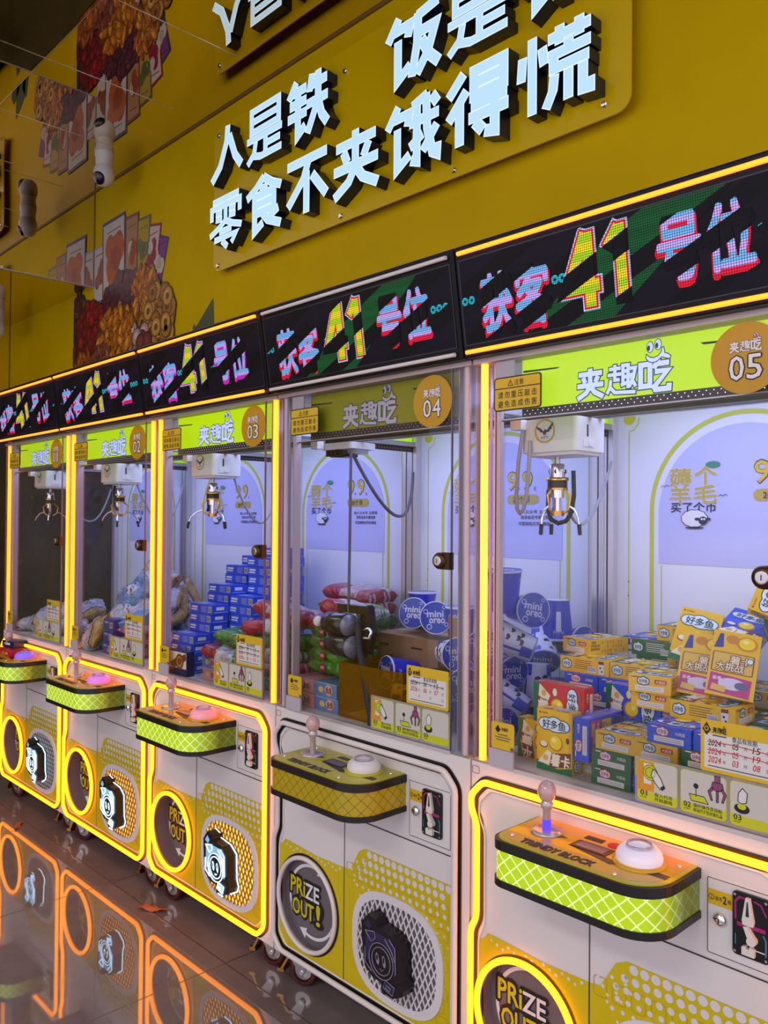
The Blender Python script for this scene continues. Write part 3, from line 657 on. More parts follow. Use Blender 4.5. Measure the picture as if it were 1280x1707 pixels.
def control(root, on, btn, k):
    def shell(b):
        pts = deck(); vs = []; fs = []; uvs = []; u = 0
        for i, p in enumerate(pts):
            if i: u += (Vector(p)-Vector(pts[i-1])).length
            vs += [(p[0], p[1], .672), (p[0], p[1], .748)]
            if i: fs.append((2*i-2, 2*i, 2*i+1, 2*i-1)); uvs.append(((pu, 0), (u, 0), (u, .076), (pu, .076)))
            pu = u
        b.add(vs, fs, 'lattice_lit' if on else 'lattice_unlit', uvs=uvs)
    c = part('control_box', root, shell, ('cbox', on))
    part('rim', c, lambda b: (b.prismz(deck(.003), .664, .678, 'channel_black'), b.prismz(deck(.003), .738, .757, 'channel_black')), 'crim', label='black band round the top and bottom edge')
    def top(b):
        b.prismz(deck(-.003), .757, .7592, 'top_lime'); b.prismz(deck(-.014), .7592, .7596, 'top_lime' if not on else 'top_neon_tint')
        z = .7599
        b.add([(x, y, z) for x, y in ((.225, -.062), (.29, -.082), (.315, -.066), (.25, -.046))], [(0, 1, 2, 3)], 'black')
        b.add([(x, y, z) for x, y in ((.33, -.092), (.44, -.118), (.46, -.102), (.35, -.078))], [(0, 1, 2, 3)], 'black')
        b.add([(x, y, z) for x, y in ((.505, -.105), (.545, -.105), (.545, -.085), (.505, -.085))], [(0, 1, 2, 3)], 'black')
        b.box(.335, .415, -.092, -.055, z, z+.001, 'dark_bronze'); b.box(.343, .407, -.087, -.060, z+.001, z+.0016, 'lcd')
        b.box(.335, .375, -.040, -.022, z, z+.0006, 'dark_bronze')
        b.M = Matrix.Translation((.40, -.032, z+.0006)); b.lathe([(.014, -.0006), (.014, .0003)], 'text_red', 18); b.M = Matrix.Identity(4)
        for x, y in ((.225, -.135), (.47, -.150), (.535, -.03), (.225, -.02)): b.lathe([(.005, 0), (.005, .0016), (.003, .0024)], 'chrome', 10, (x, y, z))
    part('top_plate', c, top, ('ctop', on))
    def brand(b):
        b.M = Matrix.Translation((0, -.152, .7604)) @ Matrix.Rotation(R(-90), 4, 'X')
        b.text('TRENDY BLOCK', .255, .42, 0, .022, 0, 'text_black', .10); b.text('TRENDY BLOCK', .255, .42, 0, .022, -.0003, 'text_grey', 0)
    part('lettering', c, brand, 'cbrand')
    j = part('joystick', c, lambda b: (b.lathe([(.034, 0), (.034, .0035), (.026, .005)], 'stick_clear', 30, (.262, -.066, .7597)), b.lathe([(.0085, .004), (.0085, .045), (.012, .05), (.0135, .058), (.010, .064)], 'stick_clear', 16, (.262, -.066, .7597)), b.ell((.262, -.066, .7597+.083), (.0195, .0195, .0225), 'ball_crystal', 18, 12)), 'joystick')
    if k in (5,): part('glow_ring', c, lambda b: b.lathe([(.0095, .005), (.0095, .026)], 'blue_glow', 16, (.262, -.066, .7597)), 'jglow')
    def button(b):
        q = (.474, -.068, .7597)
        b.lathe([(.050, 0), (.050, .003), (.044, .005)], 'top_neon_tint' if on else 'top_lime', 36, q)
        b.lathe([(.042, .004), (.044, .012), (.041, .022), (.033, .030), (.024, .033), (.0235, .031), (.012, .036), (.002, .037)], btn, 36, q)
        b.lathe([(.0245, .0335), (.0235, .0365), (.021, .0335)], 'stick_clear', 30, q, caps=False)
    part('push_button', c, button, ('btn', btn, on))

def coin(root):
    def plate(b): b.prism(rrect(.577, .715, .609, .747, .002, 2), -.003, 0, 'panel_white'); b.band(rrect(.577, .715, .609, .747, .002, 2), .0014, -.0033, 'seam_dark', True)
    d = part('coin_door', root, plate, 'coindoor')
    def st(b):
        b.rect(.578, .6235, .699, .727, -.0038, 'sticker_yellow'); b.ring(.5845, .713, .0045, .0056, -.0042, 'text_black', 18); b.text('2', .5828, .5862, .7098, .716, -.0042, 'text_black')
        b.text('投币', .592, .6045, .7085, .7165, -.0042, 'text_black', .02); b.text('2', .606, .6125, .706, .7195, -.0042, 'text_black', .04); b.text('枚', .6145, .6215, .7085, .7165, -.0042, 'text_black', .02)
    part('price_sticker', d, st, 'pricest')
    def lk(b):
        b.M = Matrix.Translation((.601, -.003, .676)) @ Matrix.Rotation(R(90), 4, 'X'); b.lathe([(.0125, 0), (.0125, .004), (.0095, .009), (.002, .0095)], 'chrome', 24); b.M = Matrix.Identity(4); b.rect(.600, .602, .671, .680, -.0131, 'black')
    part('lock', d, lk, 'coinlock')
    def mech(b):
        b.prism(rrect(.6255, .690, .627, .740, .007), -.009, -.003, 'black_gloss'); y = -.0094
        b.band([(.631, .690), (.631, .722), (.638, .731), (.660, .731)], .004, y, 'magenta'); b.band([(.686, .71), (.676, .728), (.664, .731)], .003, y, 'magenta')
        b.band([(.631, .645), (.631, .664)], .002, y, 'cyan_line'); b.band([(.685, .64), (.685, .668), (.680, .676)], .003, y, 'cyan_line')
        b.rect(.634, .684, .680, .687, y, 'magenta'); b.rect(.648, .683, .644, .646, y, 'ivory')
        for x, z in ((.630, .734), (.685, .734), (.630, .633), (.685, .633)): b.disc(x, z, .0026, y-.0004, 'steel', 10)
        b.prism([(.6515, .735), (.6585, .735), (.666, .695), (.6645, .687), (.6465, .687), (.645, .695)], -.016, -.009, 'ivory'); b.prism([(.654, .729), (.656, .729), (.658, .703), (.652, .703)], -.0164, -.016, 'slot_black')
        b.prism([(.648, .684), (.655, .686), (.668, .668), (.664, .663), (.656, .664)], -.018, -.009, 'ivory'); b.prism(rrect(.655, .671, .655, .670, .007), -.021, -.009, 'ivory')
        b.prism([(.645, .634), (.667, .634), (.667, .648), (.659, .651), (.659, .646), (.653, .646), (.653, .651), (.645, .648)], -.017, -.009, 'ivory')
    part('coin_mechanism', d, mech, 'coinmech')

def caster(root, x, y, yaw):
    T = Matrix.Translation((x, y, 0)) @ Matrix.Rotation(yaw, 4, 'Z')
    def fork(b):
        b.M = T; b.box(-.03, .03, -.028, .028, .098, .105, 'steel'); b.lathe([(.02, .086), (.024, .098)], 'steel', 16)
        for s in (-1, 1): b.prism([(-.022, .086), (.018, .086), (.032, .050), (.026, .036), (.014, .036), (-.004, .062)], s*.0175-.0015, s*.0175+.0015, 'steel')
    c = part('caster', root, fork)
    def wheel(b):
        b.M = T @ Matrix.Translation((.02, 0, .044)) @ Matrix.Rotation(R(90), 4, 'X')
        b.lathe([(.030, -.013), (.040, -.013), (.044, -.009), (.044, .009), (.040, .013), (.030, .013)], 'wheel_red', 32, caps=False)
        b.lathe([(.002, -.011), (.016, -.012), (.022, -.009), (.030, -.012), (.030, .012), (.022, .009), (.016, .012), (.002, .011)], 'steel', 28)
        b.lathe([(.006, -.022), (.006, .022)], 'chrome', 12)
    part('wheel', c, wheel)
    def brake(b):
        b.M = T; b.prism([(-.052, .044), (-.030, .082), (-.018, .086), (-.018, .080), (-.026, .076), (-.044, .042)], -.020, .020, 'brass'); b.box(-.062, -.040, -.020, .020, .034, .044, 'brass')
    part('brake_pedal', c, brake)

def post(root, side, on):
    m = 'neon_on' if on else 'neon_off'
    xs = (.004, .058) if side == 'l' else (.712, .771); xn = .026 if side == 'l' else .748
    def sheet(b):
        b.box(xs[0], xs[1], .000, .003, SH, 1.79, 'acrylic_clear'); e = xs[0] if side == 'l' else xs[1]
        b.box(e-.0015, e+.0015, .003, .05, SH, 1.79, 'acrylic_clear'); b.box(xs[0], xs[1], .048, .051, SH, 1.79, 'acrylic_clear')
    p = part('corner_post', root, sheet, ('post', side))
    part('neon_tube', p, lambda b: b.tube([(xn, .012, SH+.004), (xn, .012, 1.785)], .0088 if on else .007, m, 12), ('ptube', side, on))
    def tr(b):
        for q in ((.0055, .0085), (.047, .050), (.055, .058)) if side == 'l' else ((.712, .7145), (.727, .7295), (.767, .770)): b.box(q[0], q[1], .022, .044, SH, 1.79, 'alu_pink')
        b.box(xs[0]+.010, xs[0]+.014, .046, .052, SH, 1.79, 'alu')
    part('trim_strip', p, tr, ('ptrim', side))

glass('sticker_film', (210, 206, 190), haze=.42, hazecol=(214, 210, 196), ior=1.3); mat('sticker_pale', (206, 202, 190), .5)
SMILE = [(.4515, .7275), (.458, .7215), (.468, .719), (.478, .7225), (.4845, .7295), (.4855, .7385), (.4885, .7385), (.4905, .7265), (.4985, .7235), (.5035, .719), (.5015, .7145), (.494, .7165), (.4845, .7205), (.474, .7125), (.464, .711), (.456, .7145), (.4505, .7215)]
def logo(b, x0, x1, z0, z1, y, fill, line, big=True):     # three characters with a smiling face above the last
    cw = (x1-x0)/3; q = cw*.05
    for i, ch in enumerate('夹趣吃'):
        a = x0+i*cw; wd = .155 if ch != '趣' else .108
        b.glyph(ch, a, a+cw*.97, z0, z1, y, line, wd, q*.62); b.glyph(ch, a, a+cw*.97, z0, z1, y-.0006, fill, wd, 0)
    k = cw/.075; ox = x1-.075*k; oz = z1-.005*k
    f = lambda x, z: (ox+(x-.432)*k, oz+(z-.735)*k+.021*k)
    g = .0016*k
    for (ex, ez, pr) in ((.459, .743, .4545), (.4765, .746, .4725)):
        c = f(ex, ez); b.disc(c[0], c[1], .0066*k+g, y-.0008, line, 18, .0105*k+g); b.disc(c[0], c[1], .0066*k, y-.0010, fill, 18, .0105*k)
        c = f(pr+.0015, ez-.002); b.disc(c[0], c[1], .0034*k, y-.0012, line, 12, .0058*k)
    sm = [f(x, z) for x, z in SMILE]; b.band(sm, 2.4*g, y-.0009, line, True); b.poly(sm, y-.0010, fill)

def machine(k, on, state, btn, label):
    X0 = (k-5)*PITCH
    root = empty('claw_machine', (X0, 0, 0)); tag(root, label, 'claw machine', 'row of claw machines against the yellow wall')
    bd = part('lower_cabinet', root, body, 'body')
    part('printed_graphic', bd, graphic, 'graphic'); part('panel_seam', bd, seams, 'seams')
    nf = part('neon_frame', root, lambda b: neon(b, 'neon_on' if on else 'neon_off'), ('neon', on), label=None if on else 'unlit white tube outline')
    part('channel', nf, groove, 'groove'); part('channel_rim', nf, groove_rim, 'groover')
    part('asset_tag', root, lambda b: (b.prism(rrect(.006, .026, .813, .829, .003), -.001, 0, 'sticker_white'), b.band(rrect(.006, .026, .813, .829, .003), .0014, -.0014, 'text_red', True)), 'tag')
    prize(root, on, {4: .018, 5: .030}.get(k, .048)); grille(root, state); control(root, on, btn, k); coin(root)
    for (x, y, a) in ((.052, .055, .35), (.670, .06, .25), (.06, .55, 1.2), (.70, .55, .8)): caster(root, x, y, a+.25*math.sin(k*3.1+x*9))
    post(root, 'l', on); post(root, 'r', on)
    # glass front, its lock and its stickers
    gl = part('front_glass', root, lambda b: b.box(.059, .711, -.001, .003, .846, 1.778, 'pane_glass'), 'pane')
    part('glass_edge', gl, lambda b: b.box(.708, .711, -.0015, .0035, .846, 1.778, 'side_edge'), 'paneedge'); part('edge_strip', gl, lambda b: b.box(.0745, .0785, .0035, .010, .885, 1.70, 'alu_pink'), 'panestrip')
    part('sill_rail', root, lambda b: (b.box(.059, .711, -.002, .014, .838, .847, 'alu'), b.box(.059, .711, .003, .06, .8405, .8425, 'inside_floor')), 'sill')
    part('head_rail', root, lambda b: (b.box(L0, L1, -.004, .05, 1.778, 1.791, 'alu_pink')), 'head')
    part('hinge_plate', root, lambda b: b.prism(rrect(.060, .1275, .843, .883, .002, 2), -.007, -.0012, 'plate_grey'), 'hinge')
    part('hinge_plate', root, lambda b: b.prism(rrect(.064, .118, 1.715, 1.776, .002, 2), .005, .009, 'plate_grey'), 'hinge2')
    def lk(b):
        b.M = Matrix.Translation((.680, -.001, 1.308)) @ Matrix.Rotation(R(90), 4, 'X'); b.lathe([(.021, 0), (.021, .010), (.017, .016), (.012, .017), (.002, .0175)], 'dark_bronze', 28); b.lathe([(.0125, .0172), (.0125, .019), (.010, .0192), (.002, .0192)], 'steel', 24); b.M = Matrix.Identity(4)
        b.box(.684, .712, -.010, .006, 1.287, 1.329, 'dark_bronze'); b.rect(.679, .681, 1.303, 1.313, -.0204, 'black')
    part('lock', gl, lk, 'panelock')
    def badge(b):
        b.prism([(.646+.0655*math.cos(t*.1309), 1.705+.0655*math.sin(t*.1309)) for t in range(48)], -.003, -.0012, 'badge_ochre')
        logo(b, .6155, .6745, 1.7155, 1.7365, -.0034, 'text_white', 'text_black')
        for c, x in zip('0%d' % k, (.616, .648)):
            q = .008 if c == '1' else 0
            b.text(c, x+q, x+.0265-q, 1.6655, 1.7095, -.0034, 'text_black', .075); b.text(c, x+q, x+.0265-q, 1.6655, 1.7095, -.0040, 'text_white', .012)
    part('number_badge', gl, badge, ('badge', k), label='round ochre badge numbered 0%d' % k)
    def warn(b):
        b.prism(rrect(.066, .198, 1.659, 1.737, .008), -.0028, -.0012, 'text_black'); b.poly(rrect(.069, .195, 1.662, 1.734, .006), -.003, 'sticker_yellow'); b.rect(.069, .195, 1.7095, 1.7118, -.0032, 'text_black')
        b.band([(.106, 1.716), (.120, 1.716), (.113, 1.729)], .0016, -.0034, 'text_black', True); b.rect(.1125, .1136, 1.7185, 1.724, -.0034, 'text_black')
        b.text('注意', .124, .150, 1.7155, 1.7290, -.0034, 'text_black', .01)
        for r_, s_ in ((1.688, '请勿重压敲击'), (1.667, '避免造成伤害')):
            for i, ch in enumerate(s_): b.text(ch, .078+.0188*i, .0925+.0188*i, r_, r_+.0155, -.0034, 'text_black', .012)
    part('warning_sticker', gl, warn, 'warn')
    def small(b):
        b.prism(rrect(.063, .128, .884, .945, .006), -.0026, -.0012, 'sticker_yellow'); b.prism([(.074, .928), (.082, .920), (.090, .928), (.082, .938)], -.003, -.0026, 'text_black'); b.text('夹趣吃', .092, .112, .926, .934, -.0032, 'text_black', .03)
        for z, a, c in ((.916, .082, .11), (.910, .074, .118), (.904, .078, .114)): b.rect(a, c, z, z+.0022, -.0032, 'text_grey')
        b.rect(.118, .127, .8855, .892, -.0032, 'text_grey')
    part('small_sticker', gl, small, 'small')
    def date(b):
        y = -.0036; b.prism(rrect(.563, .706, .942, 1.038, .004), -.0034, -.0012, 'sticker_yellow'); b.poly(rrect(.570, .699, .949, 1.013, .003), y, 'sticker_white')
        b.prism([(.5665, 1.020), (.5745, 1.009), (.5825, 1.020), (.5745, 1.0335)], -.0042, -.0034, 'text_black'); b.disc(.5745, 1.0215, .0045, -.0044, 'sticker_yellow', 14); b.disc(.5745, 1.0215, .0028, -.0046, 'text_black', 12)
        logo(b, .586, .612, 1.0155, 1.0265, y-.0002, 'text_black', 'sticker_yellow'); b.rect(.586, .612, 1.0095, 1.0120, y-.0002, 'text_grey')
        b.text('食品有效期', .622, .667, 1.004, 1.0145, y-.0003, 'text_black', .01)
        rows = {5: (('2024', '05', '15', 'text_black'), ('2024', '05', '19', 'text_red'), ('2024', '03', '08', 'text_red'))}.get(k, (('2024', '06', '12', 'text_black'), ('2026', '06', '07', 'text_red'), None) if k == 4 else (('2024', '04', '12', 'text_black'), ('2024', '05', '20', 'text_red'), ('2024', '05', '15', 'text_red')))
        for i, rw in enumerate(rows):
            z = .992-.0155*i
            for ch, x in (('年', .605), ('月', .643), ('日', .684)): b.text(ch, x, x+.006, z, z+.007, y-.0003, 'text_grey')
            if rw:
                for t_, x, w_ in zip(rw[:3], (.577, .622, .659), (.024, .011, .013)): b.text(t_, x, x+w_, z-.001, z+.0105, y-.0003, rw[3], .012, shear=.15)
                if i < 2 and not (k == 4 and i == 1): b.band([(.576, z+.006), (.63, z+.007), (.692, z+.003)], .0015, y-.0005, 'text_red' if k == 5 else 'text_black')
        b.rect(.577, .690, .9525, .9545, y-.0003, 'text_grey')
    part('date_card', gl, date, ('date', k), label='yellow card with handwritten dates')
    def steps(b):
        y = -.0030; b.poly(rrect(.428, .711, .851, .941, .005), -.0028, 'sticker_film')
        for i, (a, c) in enumerate(((.433, .517), (.523, .612), (.618, .707))):
            b.poly(rrect(a, c, .856, .936, .008), y, 'sticker_lime'); b.poly(rrect(a+.0012, c-.0012, .8745, .9348, .007), y-.0002, 'sticker_pale')
            b.text('0%d' % (i+1), a+.007, a+.021, .8665, .8765, y-.0006, 'text_black', .02); b.text('STEP', a+.007, a+.020, .8615, .8645, y-.0006, 'text_black')
        b.rect(.434, .469, .876, .934, y-.0003, 'sticker_orange'); b.rect(.447, .463, .89, .93, y-.0004, 'sticker_white')
        b.disc(.461, .913, .0155, y-.0006, 'text_black', 24); b.disc(.461, .913, .0145, y-.0008, 'sticker_lime', 24); b.ring(.461, .913, .0095, .0105, y-.0010, 'text_black', 24)
        hand = [(.466, .919), (.470, .922), (.484, .905), (.490, .891), (.482, .885), (.472, .895), (.466, .904), (.463, .908)]
        b.band(hand, .0016, y-.0011, 'text_black', True); b.poly(hand, y-.0010, 'sticker_white'); b.poly([(.482, .889), (.490, .895), (.493, .890), (.486, .883)], y-.0012, 'text_black')
        for s_, z in (('投入代币', .8705), ('开始游戏', .8615)): b.text(s_, .470, .507, z-.0015, z+.006, y-.0006, 'text_black', .01)
        b.band([(.541, .892), (.570, .892), (.578, .880), (.545, .880)], .0015, y-.0006, 'text_black', True); b.poly([(.541, .892), (.570, .892), (.578, .880), (.545, .880)], y-.0005, 'sticker_lime')
        b.band([(.554, .889), (.554, .905)], .0014, y-.0007, 'text_black'); b.disc(.554, .909, .005, y-.0007, 'text_black', 14)
        for pts in ([(.590, .936), (.600, .936), (.600, .924), (.590, .924)], [(.586, .924), (.604, .924), (.606, .916), (.600, .909), (.590, .909), (.584, .916)], [(.584, .914), (.577, .905), (.583, .889), (.586, .890), (.582, .904), (.588, .911)], [(.606, .914), (.612, .905), (.606, .889), (.603, .890), (.607, .904), (.602, .911)], [(.593, .909), (.597, .909), (.597, .888), (.593, .888)]):
            b.band(pts, .0012, y-.0008, 'text_black', True); b.poly(pts, y-.0007, 'sticker_purple')
        for s_, z in (('摇杆操作至目标', .8705), ('移动爪子至对准礼品', .8615)): b.text(s_, .549, .604, z-.0015, z+.006, y-.0006, 'text_black', .01)
        b.disc(.640, .888, .014, y-.0006, 'text_black', 20, .009); b.disc(.640, .892, .008, y-.0008, 'sticker_lime', 16, .006); b.band([(.633, .9), (.634, .915), (.641, .925), (.650, .917), (.648, .9), (.640, .897)], .0014, y-.0010, 'text_black', True); b.poly([(.633, .9), (.634, .915), (.641, .925), (.650, .917), (.648, .9), (.640, .897)], y-.0009, 'sticker_white')
    part('step_sticker', gl, steps, 'steps', label='sticker showing three numbered steps')
    # cabinet interior
    for q, x in (('a', .005), ('b', W-.005)): part('side_glass', root, lambda b, x=x: b.box(x-.0012, x+.0012, .056, .574, SH+.006, 1.74, 'side_clear'), 'sideg'+q)
    bp = part('back_panel', root, lambda b: (b.box(.0, W, .600, .615, SH, 1.79, 'back_white')), 'backp')
    def deco(b):
        y = .5988
        cx = .392; arch = lambda r, z0, zc, m_: b.band([(cx-r, z0), (cx-r, zc)]+[(cx-r*math.cos(R(180*i/30)), zc+r*1.0*math.sin(R(180*i/30))) for i in range(1, 30)]+[(cx+r, zc), (cx+r, z0)], .012, y, m_)
        arch(.253, SH, 1.438, 'arch_yellow')
        b.poly([(.160, 1.295), (.624, 1.291), (.624, 1.43)]+[(cx+.232*math.cos(R(180*i/30)), 1.43+.232*math.sin(R(180*i/30))) for i in range(0, 31)]+[(.160, 1.43)], y, 'arch_lavender')
        for x in (.069, .715): b.rect(x-.0015, x+.0015, SH, 1.66, y, 'arch_yellow')
        b.band([(.069, 1.662), (.085, 1.668), (.097, 1.682), (.100, 1.70)], .003, y, 'arch_yellow'); b.band([(.715, 1.662), (.699, 1.668), (.687, 1.682), (.684, 1.70)], .003, y, 'arch_yellow'); b.disc(.07, 1.70, .018, y, 'strip_yellow', 16)
        b.rect(.726, .752, SH, 1.69, y-.0006, 'strip_yellow')
        for x in (.168, .616): b.rect(x-.0013, x+.0013, SH, 1.29, y, 'arch_yellow')
        for z in (1.20, 1.24): b.disc(.735, z, .002, y-.001, 'text_black', 8); b.disc(.069, z, .002, y-.001, 'text_black', 8)
    part('arch_decal', bp, deco, 'archd')
    def words(b):
        y = .5974
        for ch, a, c, z0, z1 in (('薅', .194, .253, 1.506, 1.552), ('个', .262, .322, 1.506, 1.556), ('羊', .194, .251, 1.459, 1.506), ('毛', .262, .322, 1.459, 1.506)):
            b.text(ch, a, c, z0, z1, y, 'text_white', .07); b.text(ch, a, c, z0, z1, y-.0006, 'poster_gold', .035)
        b.disc(.312, 1.559, .020, y-.001, 'leaf_green', 20, .009)
        b.text('买了个币', .196, .320, 1.434, 1.461, y, 'poster_black', .03)
        # the little sheep
        b.poly([(.262+.036*math.cos(t*.2618)*(1+.06*(t % 2)), 1.418+.023*math.sin(t*.2618)*(1+.08*(t % 2))) for t in range(24)], y-.001, 'poster_black'); b.poly([(.262+.034*math.cos(t*.2618)*(1+.06*(t % 2)), 1.418+.0212*math.sin(t*.2618)*(1+.08*(t % 2))) for t in range(24)], y-.0014, 'text_white')
        b.disc(.286, 1.412, .012, y-.002, 'poster_black', 18, .011); b.disc(.270, 1.416, .007, y-.002, 'poster_black', 12, .004); b.disc(.301, 1.416, .006, y-.002, 'poster_black', 12, .004)
        for x in (.283, .290): b.disc(x, 1.416, .003, y-.0024, 'text_white', 10)
        b.disc(.262, 1.393, .026, y-.001, 'poster_black', 18, .003)
        for c, x in (('9', .418), ('.', .458), ('9', .476)): 
            zz = 1.524 if c == '.' else 1.566
            b.text(c, x, x+(.006 if c == '.' else .038), 1.506 if c != '.' else 1.508, zz if c != '.' else 1.515, y, 'poster_black', .03); b.text(c, x+.001, x+(.005 if c == '.' else .037), 1.508, (1.564 if c != '.' else 1.514), y-.0006, 'sticker_yellow', .012)
        b.text('元', .518, .530, 1.504, 1.516, y, 'poster_black')
        b.poly(rrect(.416, .538, 1.462, 1.492, .014), y, 'poster_gold'); b.text('20个币', .440, .505, 1.467, 1.487, y-.0008, 'poster_black', .03)
        for s_, a, c, z in (('加入公众号 立即领', .456, .585, 1.433), ('再享会员专属优惠', .470, .575, 1.416), ('可直接购买币和储值', .462, .580, 1.396)): b.text(s_, a, c, z-.001, z+.011, y, 'poster_black', .02)
        for (x, z) in ((.178, 1.503), (.338, 1.475)): b.band([(x-.012, z), (x-.006, z+.005), (x, z+.001), (x+.006, z+.006), (x+.012, z+.001)], .0014, y, 'poster_black')
    part('lettering', bp, words, 'backwords')
    part('back_frame', root, lambda b: [b.box(x0, x1, .574, .600, SH, 1.79, 'alu') for x0, x1 in ((.0, .012), (.018, .034), (W-.034, W-.018), (W-.012, W))], 'bframe')
    part('cabinet_floor', root, lambda b: b.box(L0, L1, .0, .60, SH, SH+.004, 'inside_floor'), 'cfloor')
    part('cabinet_roof', root, lambda b: b.box(L0, L1, .004, .615, 1.778, 1.792, 'inside_white'), 'croof')
    def ban(b):
        b.box(.006, .012, .20, .596, 1.680, 1.750, 'lime_banner'); b.box(.0055, .0125, .20, .596, 1.651, 1.680, 'dot_strip')
        for i in range(22):
            for j in range(2): b.box(.0125, .0129, .306+.0132*i+.006*j, .3082+.0132*i+.006*j, 1.658+.010*j, 1.6602+.010*j, 'text_white')
    part('side_banner', root, ban, 'banner')
    # lit name board behind the glass
    lb = part('name_board', root, lambda b: b.box(.122, .706, .030, .042, 1.664, 1.776, 'lime_on' if on else 'lime_off'), ('nb', on), label='lit lime name board' if on else 'unlit olive name board')
    part('lettering', lb, lambda b: (logo(b, .266, .488, 1.668, 1.736, .0294, 'logo_on' if on else 'logo_off', 'logo_line'), b.poly([(.125, 1.752), (.225, 1.7485), (.217, 1.7455), (.125, 1.747)], .0294, 'text_black'), b.poly([(.545, 1.753), (.585, 1.751), (.585, 1.747), (.552, 1.748)], .0294, 'text_black')), ('nbl', on))
    def dots(b):
        b.box(.122, .706, .030, .042, 1.646, 1.664, 'dot_strip')
        for i in range(40):
            for j in range(2): b.disc(.130+.0145*i+.007*j, 1.6515+.0075*j, .0012, .0294, 'led_dot' if on else 'text_white', 8)
    part('led_strip', lb, dots, ('dots', on)); part('board_rail', lb, lambda b: (b.box(.06, .71, .034, .040, 1.643, 1.646, 'alu'), b.box(.06, .71, .033, .040, 1.641, 1.643, 'seam_dark')), 'boardrail')
    # overhanging head box with its LED screen
    hd = Vector((0, -.039, .253)); hl = hd.length; hn = hd.normalized()
    fr = Matrix(((1, 0, 0, 0), (0, hn.z, hn.y, -.033), (0, -hn.y, hn.z, 1.787), (0, 0, 0, 1)))
    def head(b):
        prof = [(-.033, 1.791), (-.031, 1.789), (.60, 1.790), (.60, 2.03), (-.06, 2.043), (-.071, 2.041), (-.072, 2.037)]
        n = len(prof); h0, h1 = .0025, W-.0025
        b.add([(h0, y, z) for y, z in prof]+[(h1, y, z) for y, z in prof], [(i, i+n, (i+1) % n+n, (i+1) % n) for i in range(n)], 'header_black')
        b.add([(h0, y, z) for y, z in prof], [tuple(range(n-1, -1, -1))], 'header_edge'); b.add([(h1, y, z) for y, z in prof], [tuple(range(n))], 'header_edge')
    h = part('head_box', root, head, 'head_box')
    def scr(b):
        b.M = fr; b.rect(.012, W-.020, .032, .222, -.0012, LED_IDLE); b.band([(.010, .030), (W-.018, .030), (W-.018, .224), (.010, .224)], .003, -.0014, 'header_edge', True)
    s1 = part('screen', h, scr, 'screen')
    for z in (.240, .014):
        def stp(b, z=z):
            b.M = fr; b.tube([(.014, -.006, z), (W-.022, -.006, z)], .0052, 'amber_on' if on else 'neon_off', 10)
        part('light_strip', h, stp, ('lstrip', z, on))
    def led(b):
        b.M = fr; z = lambda v: v-1.787
        A, B_, C_, Wh, Gn = LED[k]
        if k in (4, 5): b.poly([(.19, .03), (.40, .03), (.65, .222), (.44, .222)], -.0018, Gn)
        def ch(c, x0, x1, z0, z1, fill, sh):
            b.text(c, x0, x1, z0-.011, z1-.006, -.0022, sh, .07); b.text(c, x0+.003, x1-.003, z0, z1, -.0028, fill, .055)
        ch('获', .068, .156, z(1.838), z(1.962), A, B_); ch('客', .162, .256, z(1.838), z(1.962), A, B_)
        ch('号', .500, .588, z(1.862), z(1.978), A, B_); ch('位', .594, .684, z(1.862), z(1.978), A, B_)
        for c, x0, x1 in (('4', .292, .378), ('1', .388, .448)):
            for y_, m_, g_ in ((-.0022, Wh, .0075), (-.0028, B_, .0045), (-.0034, C_, 0)): b.glyph(c, x0, x1, z(1.842), z(1.998), y_, m_, .20, g_)
        for x in (.020, .040, .268, .286, .455, .475, .493, .695, .715, .735): b.ring(x, z(1.917), .0035, .0095, -.0016, LED_CYAN[k], 14)
    part('led_text', h, led, ('led', k))
    return root

# LED pixels: a dot raster, dark diagonal bands where the panel is between refreshes
def led_mat(name, c1, c2, phase, stripe=0, level=1.0):
    m = bpy.data.materials.new(name); m.use_nodes = True; n, l = nodes(m); b = n['Principled BSDF']
    b.inputs['Base Color'].default_value = (.0022, .0016, .004, 1); b.inputs['Roughness'].default_value = .45; b.inputs['Specular IOR Level'].default_value = .15
    tc = n.new('ShaderNodeTexCoord'); sp_ = n.new('ShaderNodeSeparateXYZ'); l.new(tc.outputs['Object'], sp_.inputs[0]); x, z = sp_.outputs[0], sp_.outputs[2]
    def dot(o):
        f = mth(n, l, 'FRACT', mth(n, l, 'MULTIPLY', o, 1/.0048)); return mth(n, l, 'LESS_THAN', mth(n, l, 'ABSOLUTE', mth(n, l, 'SUBTRACT', f, .5)), .41)
    g = mth(n, l, 'MULTIPLY', dot(x), dot(z))
    bd_ = mth(n, l, 'FRACT', mth(n, l, 'MULTIPLY', mth(n, l, 'ADD', mth(n, l, 'MULTIPLY_ADD', x, -.42, z), phase), 1/.112))
    g = mth(n, l, 'MULTIPLY', g, mth(n, l, 'GREATER_THAN', bd_, .38))
    l.new(mth(n, l, 'MULTIPLY', g, level*1.25), b.inputs['Emission Strength'])
    st = mth(n, l, 'FRACT', mth(n, l, 'MULTIPLY', z, 1/.034)); mx = n.new('ShaderNodeMix'); mx.data_type = 'RGBA'
    l.new(mth(n, l, 'GREATER_THAN', st, .5), mx.inputs[0]); mx.inputs[6].default_value = (*lin(c1), 1); mx.inputs[7].default_value = (*lin(c2), 1); l.new(mx.outputs[2], b.inputs['Emission Color'])
    MATS[name] = m; return m
LED_IDLE = led_mat('led_idle', (30, 18, 52), (26, 16, 48), 0, level=.22)
LED, LED_CYAN = {}, {}
